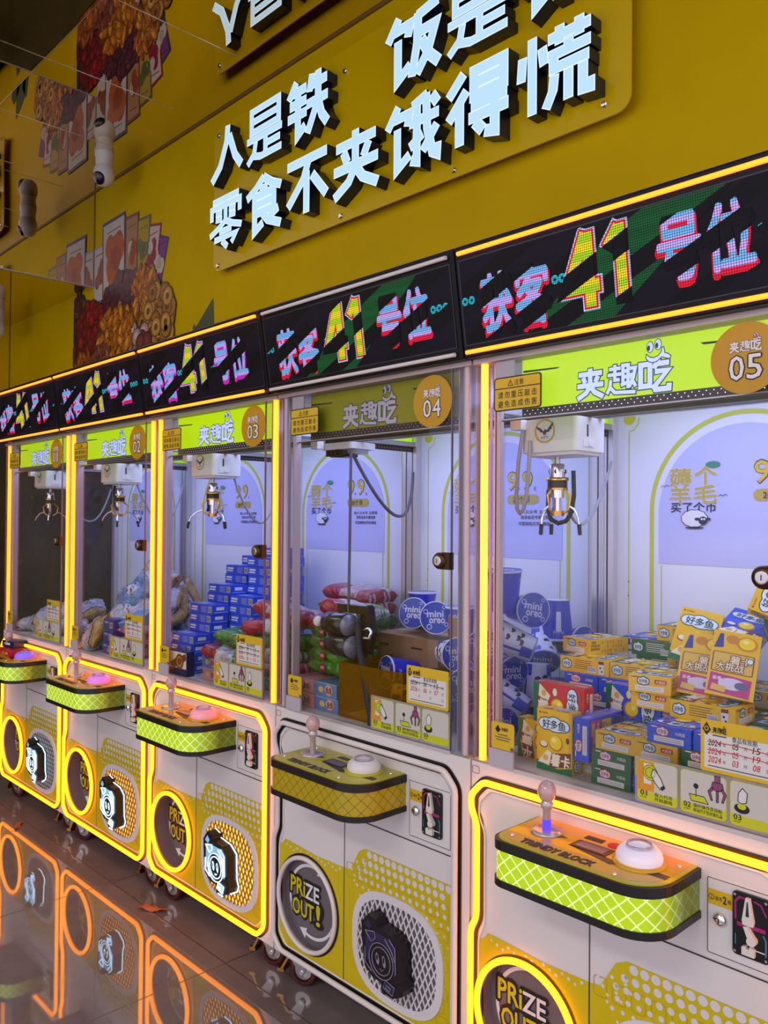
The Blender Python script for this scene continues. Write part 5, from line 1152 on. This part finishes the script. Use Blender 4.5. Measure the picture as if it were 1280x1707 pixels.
# --- cups
for n3, c in dict(blue=(20, 46, 190), white=(244, 242, 240), brown=(156, 92, 54), dark=(44, 34, 40), lid=(24, 60, 170), foil=(220, 220, 230)).items(): mat('cup_'+n3, c, .35, coat=.25)
def cup(kind):
    prof = lambda t: .033+.0125*t
    def shell(b):
        n = 36; zz = [0, .03, .06, .085, .108]
        vs = [(prof(z/.11)*math.cos(2*math.pi*j/n), prof(z/.11)*math.sin(2*math.pi*j/n), z) for z in zz for j in range(n)]
        for i in range(4):
            for j in range(n):
                a = j/n
                if kind == 'spot': m = 'cup_white' if (abs((a*3 % 1)-.5) < (.42 if i in (1, 2) else .30)) else 'cup_blue'
                elif kind == 'brown': m = 'cup_brown' if (.1 < a < .55 and i < 3) else ('cup_white' if .62 < a < .7 and i < 3 else 'cup_blue')
                else: m = 'cup_white' if (.3 < a < .36 and i in (1, 2)) else 'cup_blue'
                b.add([vs[i*n+j], vs[i*n+(j+1) % n], vs[(i+1)*n+(j+1) % n], vs[(i+1)*n+j]], [(0, 1, 2, 3)], m, True)
        b.add([v for v in vs[:n]], [tuple(range(n-1, -1, -1))], 'cup_white')
    def spots(b):                                      # round cookies and the printed word on the wrap
        def at(a, z, r, m, rz=None, off=.0004):
            R0 = prof(z/.11)+off; k = 14
            b.add([((R0)*math.cos(a+r*math.cos(2*math.pi*i/k)/R0), R0*math.sin(a+r*math.cos(2*math.pi*i/k)/R0), z+(rz or r)*math.sin(2*math.pi*i/k)) for i in range(k)], [tuple(range(k))], m)
        if kind == 'spot':
            for c in (1.05, 3.14, 5.24):
                for da, z in ((-.30, .072), (.28, .066), (-.12, .045), (.22, .038), (-.34, .034)): at(c+da, z, .0085, 'cup_dark', .0078)
                at(c, .093, .007, 'cup_brown')
        for c in (0.0, 2.1, 4.2):
            vs, fs, a0, a1, c0, c1 = text_mesh('mini'); sc_ = .030/(a1-a0)
            R0 = prof(.088/.11)+.0006
            b.add([(R0*math.cos(c+((v.x-a0)*sc_-.015)/R0), R0*math.sin(c+((v.x-a0)*sc_-.015)/R0), .082+(v.y-c0)*sc_) for v in vs], fs, 'cup_foil')
    def rim(b): b.lathe([(.0455, .106), (.0478, .107), (.0482, .110), (.0470, .1125), (.0455, .112)], 'cup_foil', 36, caps=False)
    def lid(b):
        b.lathe([(.0005, .1112), (.046, .1112)], 'cup_lid', 36, caps=False)
        b.M = Matrix.Translation((0, 0, .1116)) @ Matrix.Rotation(R(-90), 4, 'X')
        b.text('mini', -.026, .022, .002, .020, 0, 'cup_foil', .04); b.text('oreo', -.020, .026, -.016, -.002, 0, 'cup_foil', .04)
        for x, z, r in ((-.03, .018, .007), (.03, -.02, .006), (-.02, -.026, .008), (.024, .03, .005)): b.disc(x, z, r, 0, 'cup_foil', 14); b.disc(x, z, r*.7, -.0002, 'cup_blue', 12)
    return [meshof(f, n) for f, n in ((shell, 'cup_shell'), (spots, 'cup_print'), (rim, 'cup_rim'), (lid, 'cup_lid'))]
CUPS = {q: cup(q) for q in ('spot', 'brown', 'plain')}
def put_cup(kind, x, y, z, rot, label, k=4):
    """x, y, z: middle of the cup"""
    e = Euler(tuple(R(a) for a in rot)); q = e.to_matrix() @ Vector((0, 0, .055))
    r = empty('snack_cup', (X0(k)+x-q.x, y-q.y, z-q.z), tuple(e)); tag(r, label, 'snack cup', 'snack cups in the unlit machine')
    for me, nm in zip(CUPS[kind], ('wrap', 'print', 'rim', 'lid')):
        o = bpy.data.objects.new(nm, me); COL.objects.link(o); o.parent = r
F = SH+.0045
for a in (('plain', .205, .430, 1.066+.056, (0, 0, 40), 'blue cup standing on the cardboard box, at the back of its top'),
          ('plain', .268, .352, 1.066+.048, (78, 0, 22), 'blue cup lying on the cardboard box, its round lid towards the motor'),
          ('plain', .372, .300, 1.066+.049, (80, 0, 52), 'blue cup lying at the cardboard box corner with its lid facing out'),
          ('brown', .455, .330, 1.10, (0, 0, 160), 'brown and blue cup standing beside the cardboard box, topmost there'),
          ('spot', .505, .235, 1.035, (85, 0, 60), 'spotted cup lying over others next to the cardboard box'),
          ('plain', .492, .205, .935, (88, 0, 20), 'blue cup low beside the cardboard box, lid facing the glass'),
          ('spot', .400, .190, .893, (90, 0, -60), 'white and blue cup lying before the cardboard box beside the chute'),
          ('plain', .330, .215, .96, (84, 0, -15), 'blue cup just above the date card, before the cardboard box'),
          ('plain', .690, .235, 1.222, (4, 0, 30), 'blue cup standing at the very top of the cup heap'),
          ('brown', .705, .300, 1.170, (86, 10, 62), 'brown-sided cup lying high in the heap with its lid facing the next machine'),
          ('spot', .700, .265, 1.085, (70, 20, -70), 'spotted cup tipped over just below the brown-sided one'),
          ('spot', .672, .430, 1.052, (128, 0, 40), 'big tipped cup in the middle of the heap, rim pointing down'),
          ('plain', .695, .470, 1.130, (180, 0, 70), 'upside-down cup with a barcode at the back of the heap'),
          ('brown', .715, .510, 1.062, (84, 0, 75), 'brown and blue cup lying at the back edge of the heap'),
          ('spot', .712, .352, .965, (176, 0, 20), 'white cup standing upside down low in the heap'),
          ('spot', .690, .250, .935, (60, -20, -60), 'spotted cup slanting low beside the white upside-down one'),
          ('spot', .705, .165, .892, (90, 0, 70), 'spotted cup lying on the cabinet floor by the small sticker'),
          ('plain', .645, .150, .990, (95, 0, 30), 'blue cup showing its lid near the corner post, halfway up'),
          ('brown', .690, .150, 1.085, (88, 0, 40), 'brown cup pressed against the corner post high up'),
          ('plain', .600, .300, .900, (90, 0, 10), 'blue cup lying at the bottom middle of the heap'),
          ('spot', .600, .420, .893, (90, 0, 100), 'spotted cup at the bottom rear of the heap'),
          ('plain', .700, .470, .900, (0, 0, 0), 'blue cup standing at the bottom rear corner of the heap'),
          ('plain', .605, .380, .985, (80, 0, 60), 'blue cup wedged in the inner middle of the heap'),
          ('brown', .620, .480, 1.000, (90, 0, 20), 'brown cup wedged at the inner rear of the heap'),
          ('plain', .610, .180, .900, (0, 0, 0), 'blue cup standing on the floor near the glass and post'),
          ('spot', .560, .250, .940, (75, 0, 40), 'spotted cup beside the standing blue one near the glass'),
          ('plain', .640, .290, 1.010, (100, 0, 70), 'blue cup wedged under the tipped spotted one')): put_cup(*a)

# --- cardboard box
noisy('cardboard', (150, 112, 76), (160, 122, 84), 30, .7); mat('card_ink', (74, 48, 34), .6); mat('card_tape', (170, 140, 104), .35)
def crate(b):
    b.box(0, .268, 0, .215, 0, .2155, 'cardboard')
    b.text('mini', .125, .222, .088, .130, -.0006, 'card_ink', .09); b.text('mini', .128, .219, .091, .127, -.0010, 'cardboard', .02); b.text('OREO', .135, .235, .045, .082, -.0006, 'card_ink', .08); b.text('OREO', .138, .232, .048, .079, -.0010, 'cardboard', .02)
    for x in (.02, .16): b.rect(x, x+.045, .180, .186, -.0006, 'card_ink')
o = part('cardboard_box', None, crate); o.location = (X0(4)+.163, .258, F); tag(o, 'brown cardboard carton with dark outline lettering, under blue cups in machine 04', 'cardboard box')
def flaps(b):
    b.box(0, .268, .1065, .1085, .2155, .2160, 'card_ink'); b.box(0, .268, .085, .130, .2156, .2162, 'card_tape')
part('taped_seam', o, flaps)

def crumple(name, c):                                  # printed film with creases
    d = tuple(int(v*.72) for v in c); m = noisy(name, d, c, 38, .26, coat=.4); n, l = nodes(m)
    tc = n.new('ShaderNodeTexCoord'); v = n.new('ShaderNodeTexVoronoi'); v.inputs['Scale'].default_value = 34; v.feature = 'DISTANCE_TO_EDGE'
    nz = n.new('ShaderNodeTexNoise'); nz.inputs['Scale'].default_value = 22; nz.inputs['Detail'].default_value = 3
    l.new(tc.outputs['Object'], nz.inputs['Vector']); mv = n.new('ShaderNodeMix'); mv.data_type = 'VECTOR'; mv.inputs[0].default_value = .04
    l.new(tc.outputs['Object'], mv.inputs[4]); l.new(nz.outputs['Color'], mv.inputs[5]); l.new(mv.outputs[1], v.inputs['Vector'])
    ad = mth(n, l, 'ADD', mth(n, l, 'MULTIPLY', v.outputs['Distance'], 1.6), nz.outputs['Fac'])
    bp = n.new('ShaderNodeBump'); bp.inputs['Strength'].default_value = .55; bp.inputs['Distance'].default_value = .012; l.new(ad, bp.inputs['Height']); l.new(bp.outputs[0], n['Principled BSDF'].inputs['Normal'])
    return m
# --- flow packs of rice crackers and small printed boxes
for n3, c in dict(green=(70, 150, 20), dgreen=(38, 110, 30), red=(190, 20, 44), white=(226, 220, 216), pink=(236, 190, 186), film=(206, 216, 206), cracker=(196, 150, 70)).items(): crumple('pack_'+n3, c)
def pillow(L, D, H, seed, colour, nx=26, ny=14, crimp=.022, wr=.10, box=False):
    rr = random.Random(seed); ph = [rr.uniform(0, 6.28) for _ in range(8)]
    def hgt(u, v):
        e = min(1, (1-abs(u))*L/2/crimp/1.6) if abs(u) < 1 else 0
        e = e**(.33 if box else .6) if e > 0 else 0
        s_ = max(0, 1-abs(v)**(7 if box else 3.2))**(.4 if box else .55)
        w_ = 1+wr*(math.sin(7*u+ph[0]+3*v)+.7*math.sin(13*u+ph[1])*math.cos(5*v+ph[2])+.6*math.sin(19*v+ph[3]+6*u))
        return e*s_*w_*H/2
    def f(b):
        for sgn in (1, -1):
            vs = []
            for i in range(nx+1):
                for j in range(ny+1):
                    u, v = -1+2*i/nx, -1+2*j/ny
                    vs.append((u*L/2, v*D/2*(1-.05*math.sin(9*u+ph[4])*abs(v)), H/2+sgn*hgt(u, v)+.003*math.sin(8*v+ph[5])*(abs(u) > .93)))
            for i in range(nx):
                for j in range(ny):
                    u, v = -1+2*(i+.5)/nx, -1+2*(j+.5)/ny; q = (i*(ny+1)+j, (i+1)*(ny+1)+j, (i+1)*(ny+1)+j+1, i*(ny+1)+j+1)
                    b.add([vs[x] for x in (q if sgn > 0 else q[::-1])], [(0, 1, 2, 3)], colour(u, v, sgn, rr), True)
    return f
def merge(me):
    import bmesh
    bm = bmesh.new(); bm.from_mesh(me); bmesh.ops.remove_doubles(bm, verts=bm.verts, dist=1e-5); bm.to_mesh(me); bm.free(); return me
def c_green(u, v, s, r): return ('pack_dgreen' if int(v*9+9) % 3 else 'pack_green') if abs(u) > .93 else ('pack_white' if s > 0 and v > .55 else ('pack_dgreen' if (abs(u+.25) < .1 and s < 0) else ('pack_cracker' if (abs(u-.45) < .2 and abs(v) < .5 and s > 0) else 'pack_green')))
def c_red(u, v, s, r): return ('pack_red' if int(v*9+9) % 3 else 'pack_pink') if abs(u) > .93 else ('pack_pink' if abs(u-.1) < .35 and s > 0 else ('pack_white' if v > .3 and s > 0 else 'pack_red'))
def c_mix(u, v, s, r): return ('pack_white' if int(v*9+9) % 3 else 'pack_green') if abs(u) > .93 else ('pack_green' if (u+.6*v) > .35 else ('pack_red' if (u+.6*v) < -.55 else 'pack_white'))
PK = {'green': [merge(meshof(pillow(.25, .15, .052, i, c_green, crimp=.013, wr=.07, box=True), 'flow_pack')) for i in (1, 2)], 'red': [merge(meshof(pillow(.25, .15, .052, i, c_red, crimp=.013, wr=.07, box=True), 'flow_pack')) for i in (3, 4)], 'mix': [merge(meshof(pillow(.23, .15, .05, i, c_mix, crimp=.013, wr=.07, box=True), 'flow_pack')) for i in (5, 6)]}
def seal(b): b.rect(-.03, -.006, .012, .036, -.0735, 'pack_red'); b.rect(-.026, -.010, .020, .029, -.0739, 'pack_pink')
SEAL = meshof(seal, 'seal')
PK['sgreen'] = [merge(meshof(pillow(.19, .14, .046, i, c_green, crimp=.013, wr=.07, box=True), 'flow_pack')) for i in (7, 8)]; PK['smix'] = [merge(meshof(pillow(.19, .14, .046, i, c_mix, crimp=.013, wr=.07, box=True), 'flow_pack')) for i in (9, 10)]
npk = [0]
def pack(kind, k, x, y, z, rot, label):
    npk[0] += 1; o = inst('cracker_pack', PK[kind][npk[0] % 2], k, x, y, z, tuple(R(a) for a in rot), label, 'snack pack', 'cracker packs in clear film')
    if 'green' in kind:
        s_ = bpy.data.objects.new('printed_seal', SEAL); COL.objects.link(s_); s_.parent = o
    return o
nth = ('lowest', 'second from below', 'third from below', 'fourth from below', 'fifth from below', 'topmost')
for i in range(4): pack('sgreen', 4, .108, .180, .932+.036*i, (0, 0, 2-2*i), 'green film pack in the stack beside the motor, %s of four' % nth[i])
pack('smix', 4, .104, .175, 1.078, (8, -6, -8), 'red and white pack slumped on top of the green stack beside the motor')
pack('smix', 4, .118, .21, 1.105, (-4, 7, 20), 'white and green pack topping the slumped one beside the motor')
for i in range(5): pack(('green', 'green', 'green', 'green', 'green')[i], 3, .610, .500, F+.045*i, (0, 0, 1-i), 'green film pack in the rear stack seen past the hanging cord, %s' % nth[i])
pack('red', 3, .605, .495, F+.225, (0, 0, -3), 'red film pack lying flat above the rear green stack')
pack('red', 3, .600, .50, F+.272, (3, 4, 3), 'pale-topped red pack, topmost of the rear stack by the yellow strip')
for i in range(4): pack(('green', 'red', 'mix', 'green')[i], 3, .59, .165, F+.045*i, (0, 0, 2-3*i), ('green pack at the bottom of the pile by the corner post of machine 03', 'red pack second in the pile by the corner post of machine 03', 'mixed red and green pack third in the pile near the post', 'green pack fourth in the pile near the post of machine 03')[i])
pack('mix', 3, .585, .155, F+.188, (4, -6, 12), 'crumpled red and white pack topping the pile below the blue tower')
pack('red', 3, .60, .18, F+.222, (-4, 6, -5), 'red pack slung over the crumpled one below the blue tower')
pack('mix', 3, .375, .115, F+.072, (6, 4, -4), 'red, white and green pack lying over the blue printed box behind the chute panel')
pack('green', 3, .40, .165, F+.115, (0, 5, 6), 'green pack lying just behind the date card of machine 03')
for n3, c in dict(lightblue=(92, 130, 176), salmon=(222, 140, 136)).items(): mat('smallbox_'+n3, c, .4, coat=.2)
def small_box(col):
    def f(b):
        b.box(-.052, .052, -.06, .06, 0, .041, 'smallbox_'+col)
        b.ring(.016, .021, 0, .017, -.0605, 'pk_bun', 20); b.disc(.016, .021, .020, -.0603, 'text_red', 20, .016); b.disc(.016, .021, .0185, -.0606, 'pack_pink', 20, .0145); b.text('金鱼', .002, .030, .012, .030, -.0609, 'pk_bun_d', .05); b.disc(-.02, .02, .012, -.0604, 'pk_gold', 16, .009)
        b.rect(-.05, .05, .0385, .0405, -.0604, 'pack_white')
    return meshof(f, 'printed_box')
SB = {c: small_box(c) for c in ('lightblue', 'salmon')}
for i, (c, k, x, y, z, lb) in enumerate((('lightblue', 4, .178, .112, F, 'pale blue printed box on the floor under the green packs of machine 04'), ('lightblue', 4, .172, .112, F+.042, 'pale blue printed box stacked on another, right under the green packs'), ('salmon', 4, .068, .112, F, 'salmon printed box on the floor behind the small yellow sticker of machine 04'), ('salmon', 4, .064, .114, F+.042, 'salmon printed box stacked on another behind the small yellow sticker'),
                                         ('lightblue', 3, .315, .114, F+.042, 'pale blue printed box behind the chute panel of machine 03'), ('salmon', 3, .32, .114, F, 'salmon printed box under the pale blue one behind the chute panel'))):
    inst('printed_box', SB[c], k, x, y, z, (0, 0, 0), lb, 'snack box', 'small printed biscuit boxes')

# --- blue biscuit boxes
for n3, c in dict(blue=(40, 78, 214), blue2=(52, 98, 226), ink=(150, 176, 226), dark=(18, 26, 74)).items(): mat('bis_'+n3, c, .35, coat=.2)
BL, BW, BH = .150, .074, .0345
def biscuit(b):
    b.box(-BL/2, BL/2, -BW/2, BW/2, 0, BH, 'bis_blue'); y = -BW/2-.0004
    b.rect(-BL/2+.002, -BL/2+.05, .002, BH-.002, y, 'bis_blue2')
    for (x0, x1, z0, z1) in ((.046, .07, .019, .026), (.043, .066, .010, .016)): b.rect(x0-.112, x1-.095, z0, z1-.001, y-.0003, 'text_white')
    for i in range(5): b.rect(.0, .038-.006*(i % 2), .006+.0048*i, .008+.0048*i, y-.0003, 'bis_ink')
    b.rect(.046, .070, .006, .028, y-.0003, 'sticker_white')
    for i in range(8): b.rect(.048+.0026*i, .0494+.0026*i, .008, .026, y-.0006, 'text_black')
    b.M = Matrix.Rotation(R(90), 4, 'Z'); y = -BL/2-.0004
    b.rect(-.02, .014, .014, .026, y, 'text_white'); b.rect(-.03, .03, .005, .008, y, 'bis_ink'); b.M = Matrix.Identity(4)
    b.add([(x, y_, BH+.0004) for x, y_ in ((-.06, -.02), (.0, -.02), (.01, .02), (-.05, .02))], [(0, 1, 2, 3)], 'bis_ink')
BIS = meshof(biscuit, 'biscuit_box')
cols_ = [(.100, .105, 4, '', 'foremost low'), (.098, .182, 7, '', 'second'), (.096, .262, 9, '', 'third outer'), (.250, .262, 8, '', 'third inner'), (.095, .342, 11, '', 'fourth outer'), (.250, .342, 12, '', 'fourth inner'), (.095, .420, 12, '', 'rear outer'), (.250, .420, 13, '', 'tallest rear')]
for ci, (x, y, n, od, wd) in enumerate(cols_):
    for i in range(n):
        j = math.sin(i*2.3+ci)*.004; last = i == n-1
        inst('biscuit_box', BIS, 3, x+j, y+.5*j, F+(BH+.0006)*i, (0, 0, R(j*300)), ('blue biscuit box on top of the %s stack in machine 03' if last else 'blue biscuit box inside the %s stack of machine 03') % wd, 'biscuit box', 'blue biscuit boxes in the %s stack' % wd)
def choc(b):
    b.box(0, .125, 0, .03, 0, .088, 'bis_dark'); b.rect(.004, .121, .026, .084, -.0004, 'pk_cream'); b.poly([(.01, .03), (.05, .06), (.118, .082), (.121, .06), (.07, .034), (.04, .026)], -.0008, 'pk_bun_d')
    b.ring(.075, .05, .020, .028, -.001, 'pk_bun_d', 24); b.ring(.075, .05, .014, .02, -.0012, 'pk_bun', 24)
    for i in range(4): b.poly([(.012+.011*i, .034+.005*i), (.020+.011*i, .040+.005*i), (.016+.011*i, .046+.005*i), (.008+.011*i, .040+.005*i)], -.0014, 'cup_dark')
o = part('chocolate_box', None, choc); o.location = (X0(3)+.088, .058-.03, F); o.location.y = .022; tag(o, 'upright box with a chocolate picture against the glass of machine 03', 'chocolate box')

# --- foil bags
for n3, c in dict(white=(206, 206, 214), blue=(120, 160, 206), gold=(196, 150, 60), maroon=(120, 40, 44), ink=(120, 60, 90), pale=(224, 216, 214)).items(): crumple('bag_'+n3, c)
def c_bag(a, c2, c3):
    def f(u, v, s, r):
        if abs(u) > .95: return 'bag_gold'
        if u > .80: return c2
        if u > .70: return c3
        if u < -.86: return c3
        if abs(u+.1) < .22 and abs(v) < .5: return 'bag_pale' if (int((u+2)*26)+int((v+2)*12)) % 3 else 'bag_ink'
        return a
    return f
BG = [merge(meshof(pillow(.25, .18, .085, 11+i, c_bag(*c), 28, 18, .03, .13), 'foil_bag')) for i, c in enumerate((('bag_white', 'bag_maroon', 'bag_gold'), ('bag_blue', 'bag_white', 'bag_white'), ('bag_white', 'bag_gold', 'bag_maroon')))]
for k, i, x, y, z, rot, lb in ((2, 0, .12, .14, F, (8, 4, 20), 'silver snack bag flat at the foot of the heap, by the corner post'),
        (2, 2, .135, .10, F+.035, (62, -20, -10), 'silver bag standing against the glass at the heap edge'),
        (2, 0, .34, .18, F, (0, 0, 70), 'silver bag flat on the floor beneath the heap middle'), (2, 2, .30, .33, F, (4, 0, 10), 'gold-banded bag under the rear of the heap'), (2, 0, .42, .34, F, (2, 0, 80), 'silver bag flat on the floor at the inner rear'),
        (2, 1, .24, .22, F+.075, (24, -10, 40), 'pale blue bag leaning in the heap middle'), (2, 0, .16, .25, F+.09, (30, 14, -30), 'silver and maroon bag sloping towards the post'),
        (2, 2, .26, .33, F+.085, (12, -8, 30), 'gold-banded bag in the second layer at the rear'), (2, 0, .27, .20, F+.13, (28, -24, 64), 'silver bag sloping down behind the violet boxes'),
        (2, 1, .22, .36, F+.16, (40, -20, 30), 'large pale blue bag high in the heap'), (2, 0, .15, .33, F+.19, (56, 20, 10), 'silver bag propped high near the rear post'), (2, 2, .19, .41, F+.16, (64, -16, 30), 'gold-tipped bag rising at the heap rear'),
        (2, 1, .23, .25, F+.22, (36, -40, 50), 'pale bag with a twisted top near the peak'), (2, 0, .16, .38, F+.27, (70, 24, 16), 'red-lettered silver bag at the very peak of the heap'), (2, 2, .24, .46, F+.10, (70, 0, 20), 'gold-edged bag standing by the rear of the blue boxes'), (2, 2, .17, .47, F+.17, (74, -34, 40), 'narrow gold-tipped bag leaning next to the blue boxes'),
        (1, 0, .17, .13, F, (4, 0, 22), 'silver and maroon bag flat on the floor of machine 01'), (1, 2, .28, .17, F+.06, (16, -14, 50), 'gold-banded bag leaning on another in machine 01'), (1, 0, .40, .18, F, (0, 0, 60), 'silver bag behind the date card in machine 01'), (1, 2, .36, .30, F+.07, (20, 10, -20), 'gold-topped bag at the rear of the small pile in machine 01')):
    inst('foil_bag', BG[i], k, x, y, z, tuple(R(a) for a in rot), lb, 'snack bag', 'foil snack bags').scale = (.88, .88, .88)
for n3, c in dict(violet=(84, 70, 130), white=(220, 210, 220)).items(): mat('cube_'+n3, c, .4)
def vbox(b):
    b.box(0, .09, 0, .06, 0, .048, 'cube_violet'); b.rect(.05, .075, .012, .036, -.0004, 'cube_white'); b.rect(.008, .04, .03, .038, -.0004, 'bis_ink')
    for i in range(6): b.rect(.053+.0034*i, .0548+.0034*i, .015, .033, -.0008, 'text_black')
VB = meshof(vbox, 'violet_box')
for i in range(3): inst('violet_box', VB, 2, .265+.004*i, .045, F+.0485*i, (0, 0, R(2*i-2)), 'small violet box with a barcode behind the glass, %s of three' % ('lowest', 'middle', 'topmost')[i], 'snack box', 'violet boxes stacked behind the glass')
mat('gingham_pink', (200, 70, 130), .3)
def pk2(u, v, s, r): return 'gingham_pink' if (int((u+2)*9)+int((v+2)*7)) % 2 else 'pack_pink'
PKB = merge(meshof(pillow(.15, .12, .05, 31, pk2), 'pink_pack'))
for i in range(3): inst('checked_pack', PKB, 2, .455, .115, F+.042*i, (0, 0, R(6*i)), 'pink checked pack beside the violet boxes, %s of three' % ('lowest', 'middle', 'topmost')[i], 'snack pack', 'pink checked packs')
inst('printed_box', SB['lightblue'], 2, .44, .125, F+.128, (R(20), R(-8), R(20)), 'printed box tilted on top of the pink checked packs', 'snack box')

# boxes resting on the control shelf of machine 01
def shelf_box(b):
    b.box(-.055, .055, -.035, .035, 0, .030, 'bis_dark'); b.rect(-.03, .02, .012, .022, -.0354, 'text_white')
o = part('biscuit_box', None, shelf_box); o.location = (X0(1)+.275, -.040, .7606+.031); o.rotation_euler = (0, 0, R(8)); tag(o, 'navy blue box on a red one on the control shelf of machine 01', 'biscuit box')
def shelf_red(b):
    b.box(-.075, .075, -.04, .04, 0, .030, 'carton_red'); b.poly([(-.05, 0), (0, .026), (.03, .004)], -.0404, 'pk_bun'); b.rect(.03, .06, .012, .018, -.0404, 'text_white')
o = part('snack_carton', None, shelf_red); o.location = (X0(1)+.315, -.085+.02, .7606); o.rotation_euler = (0, 0, R(-4)); tag(o, 'flat red box lying on the control shelf of machine 01', 'snack box')
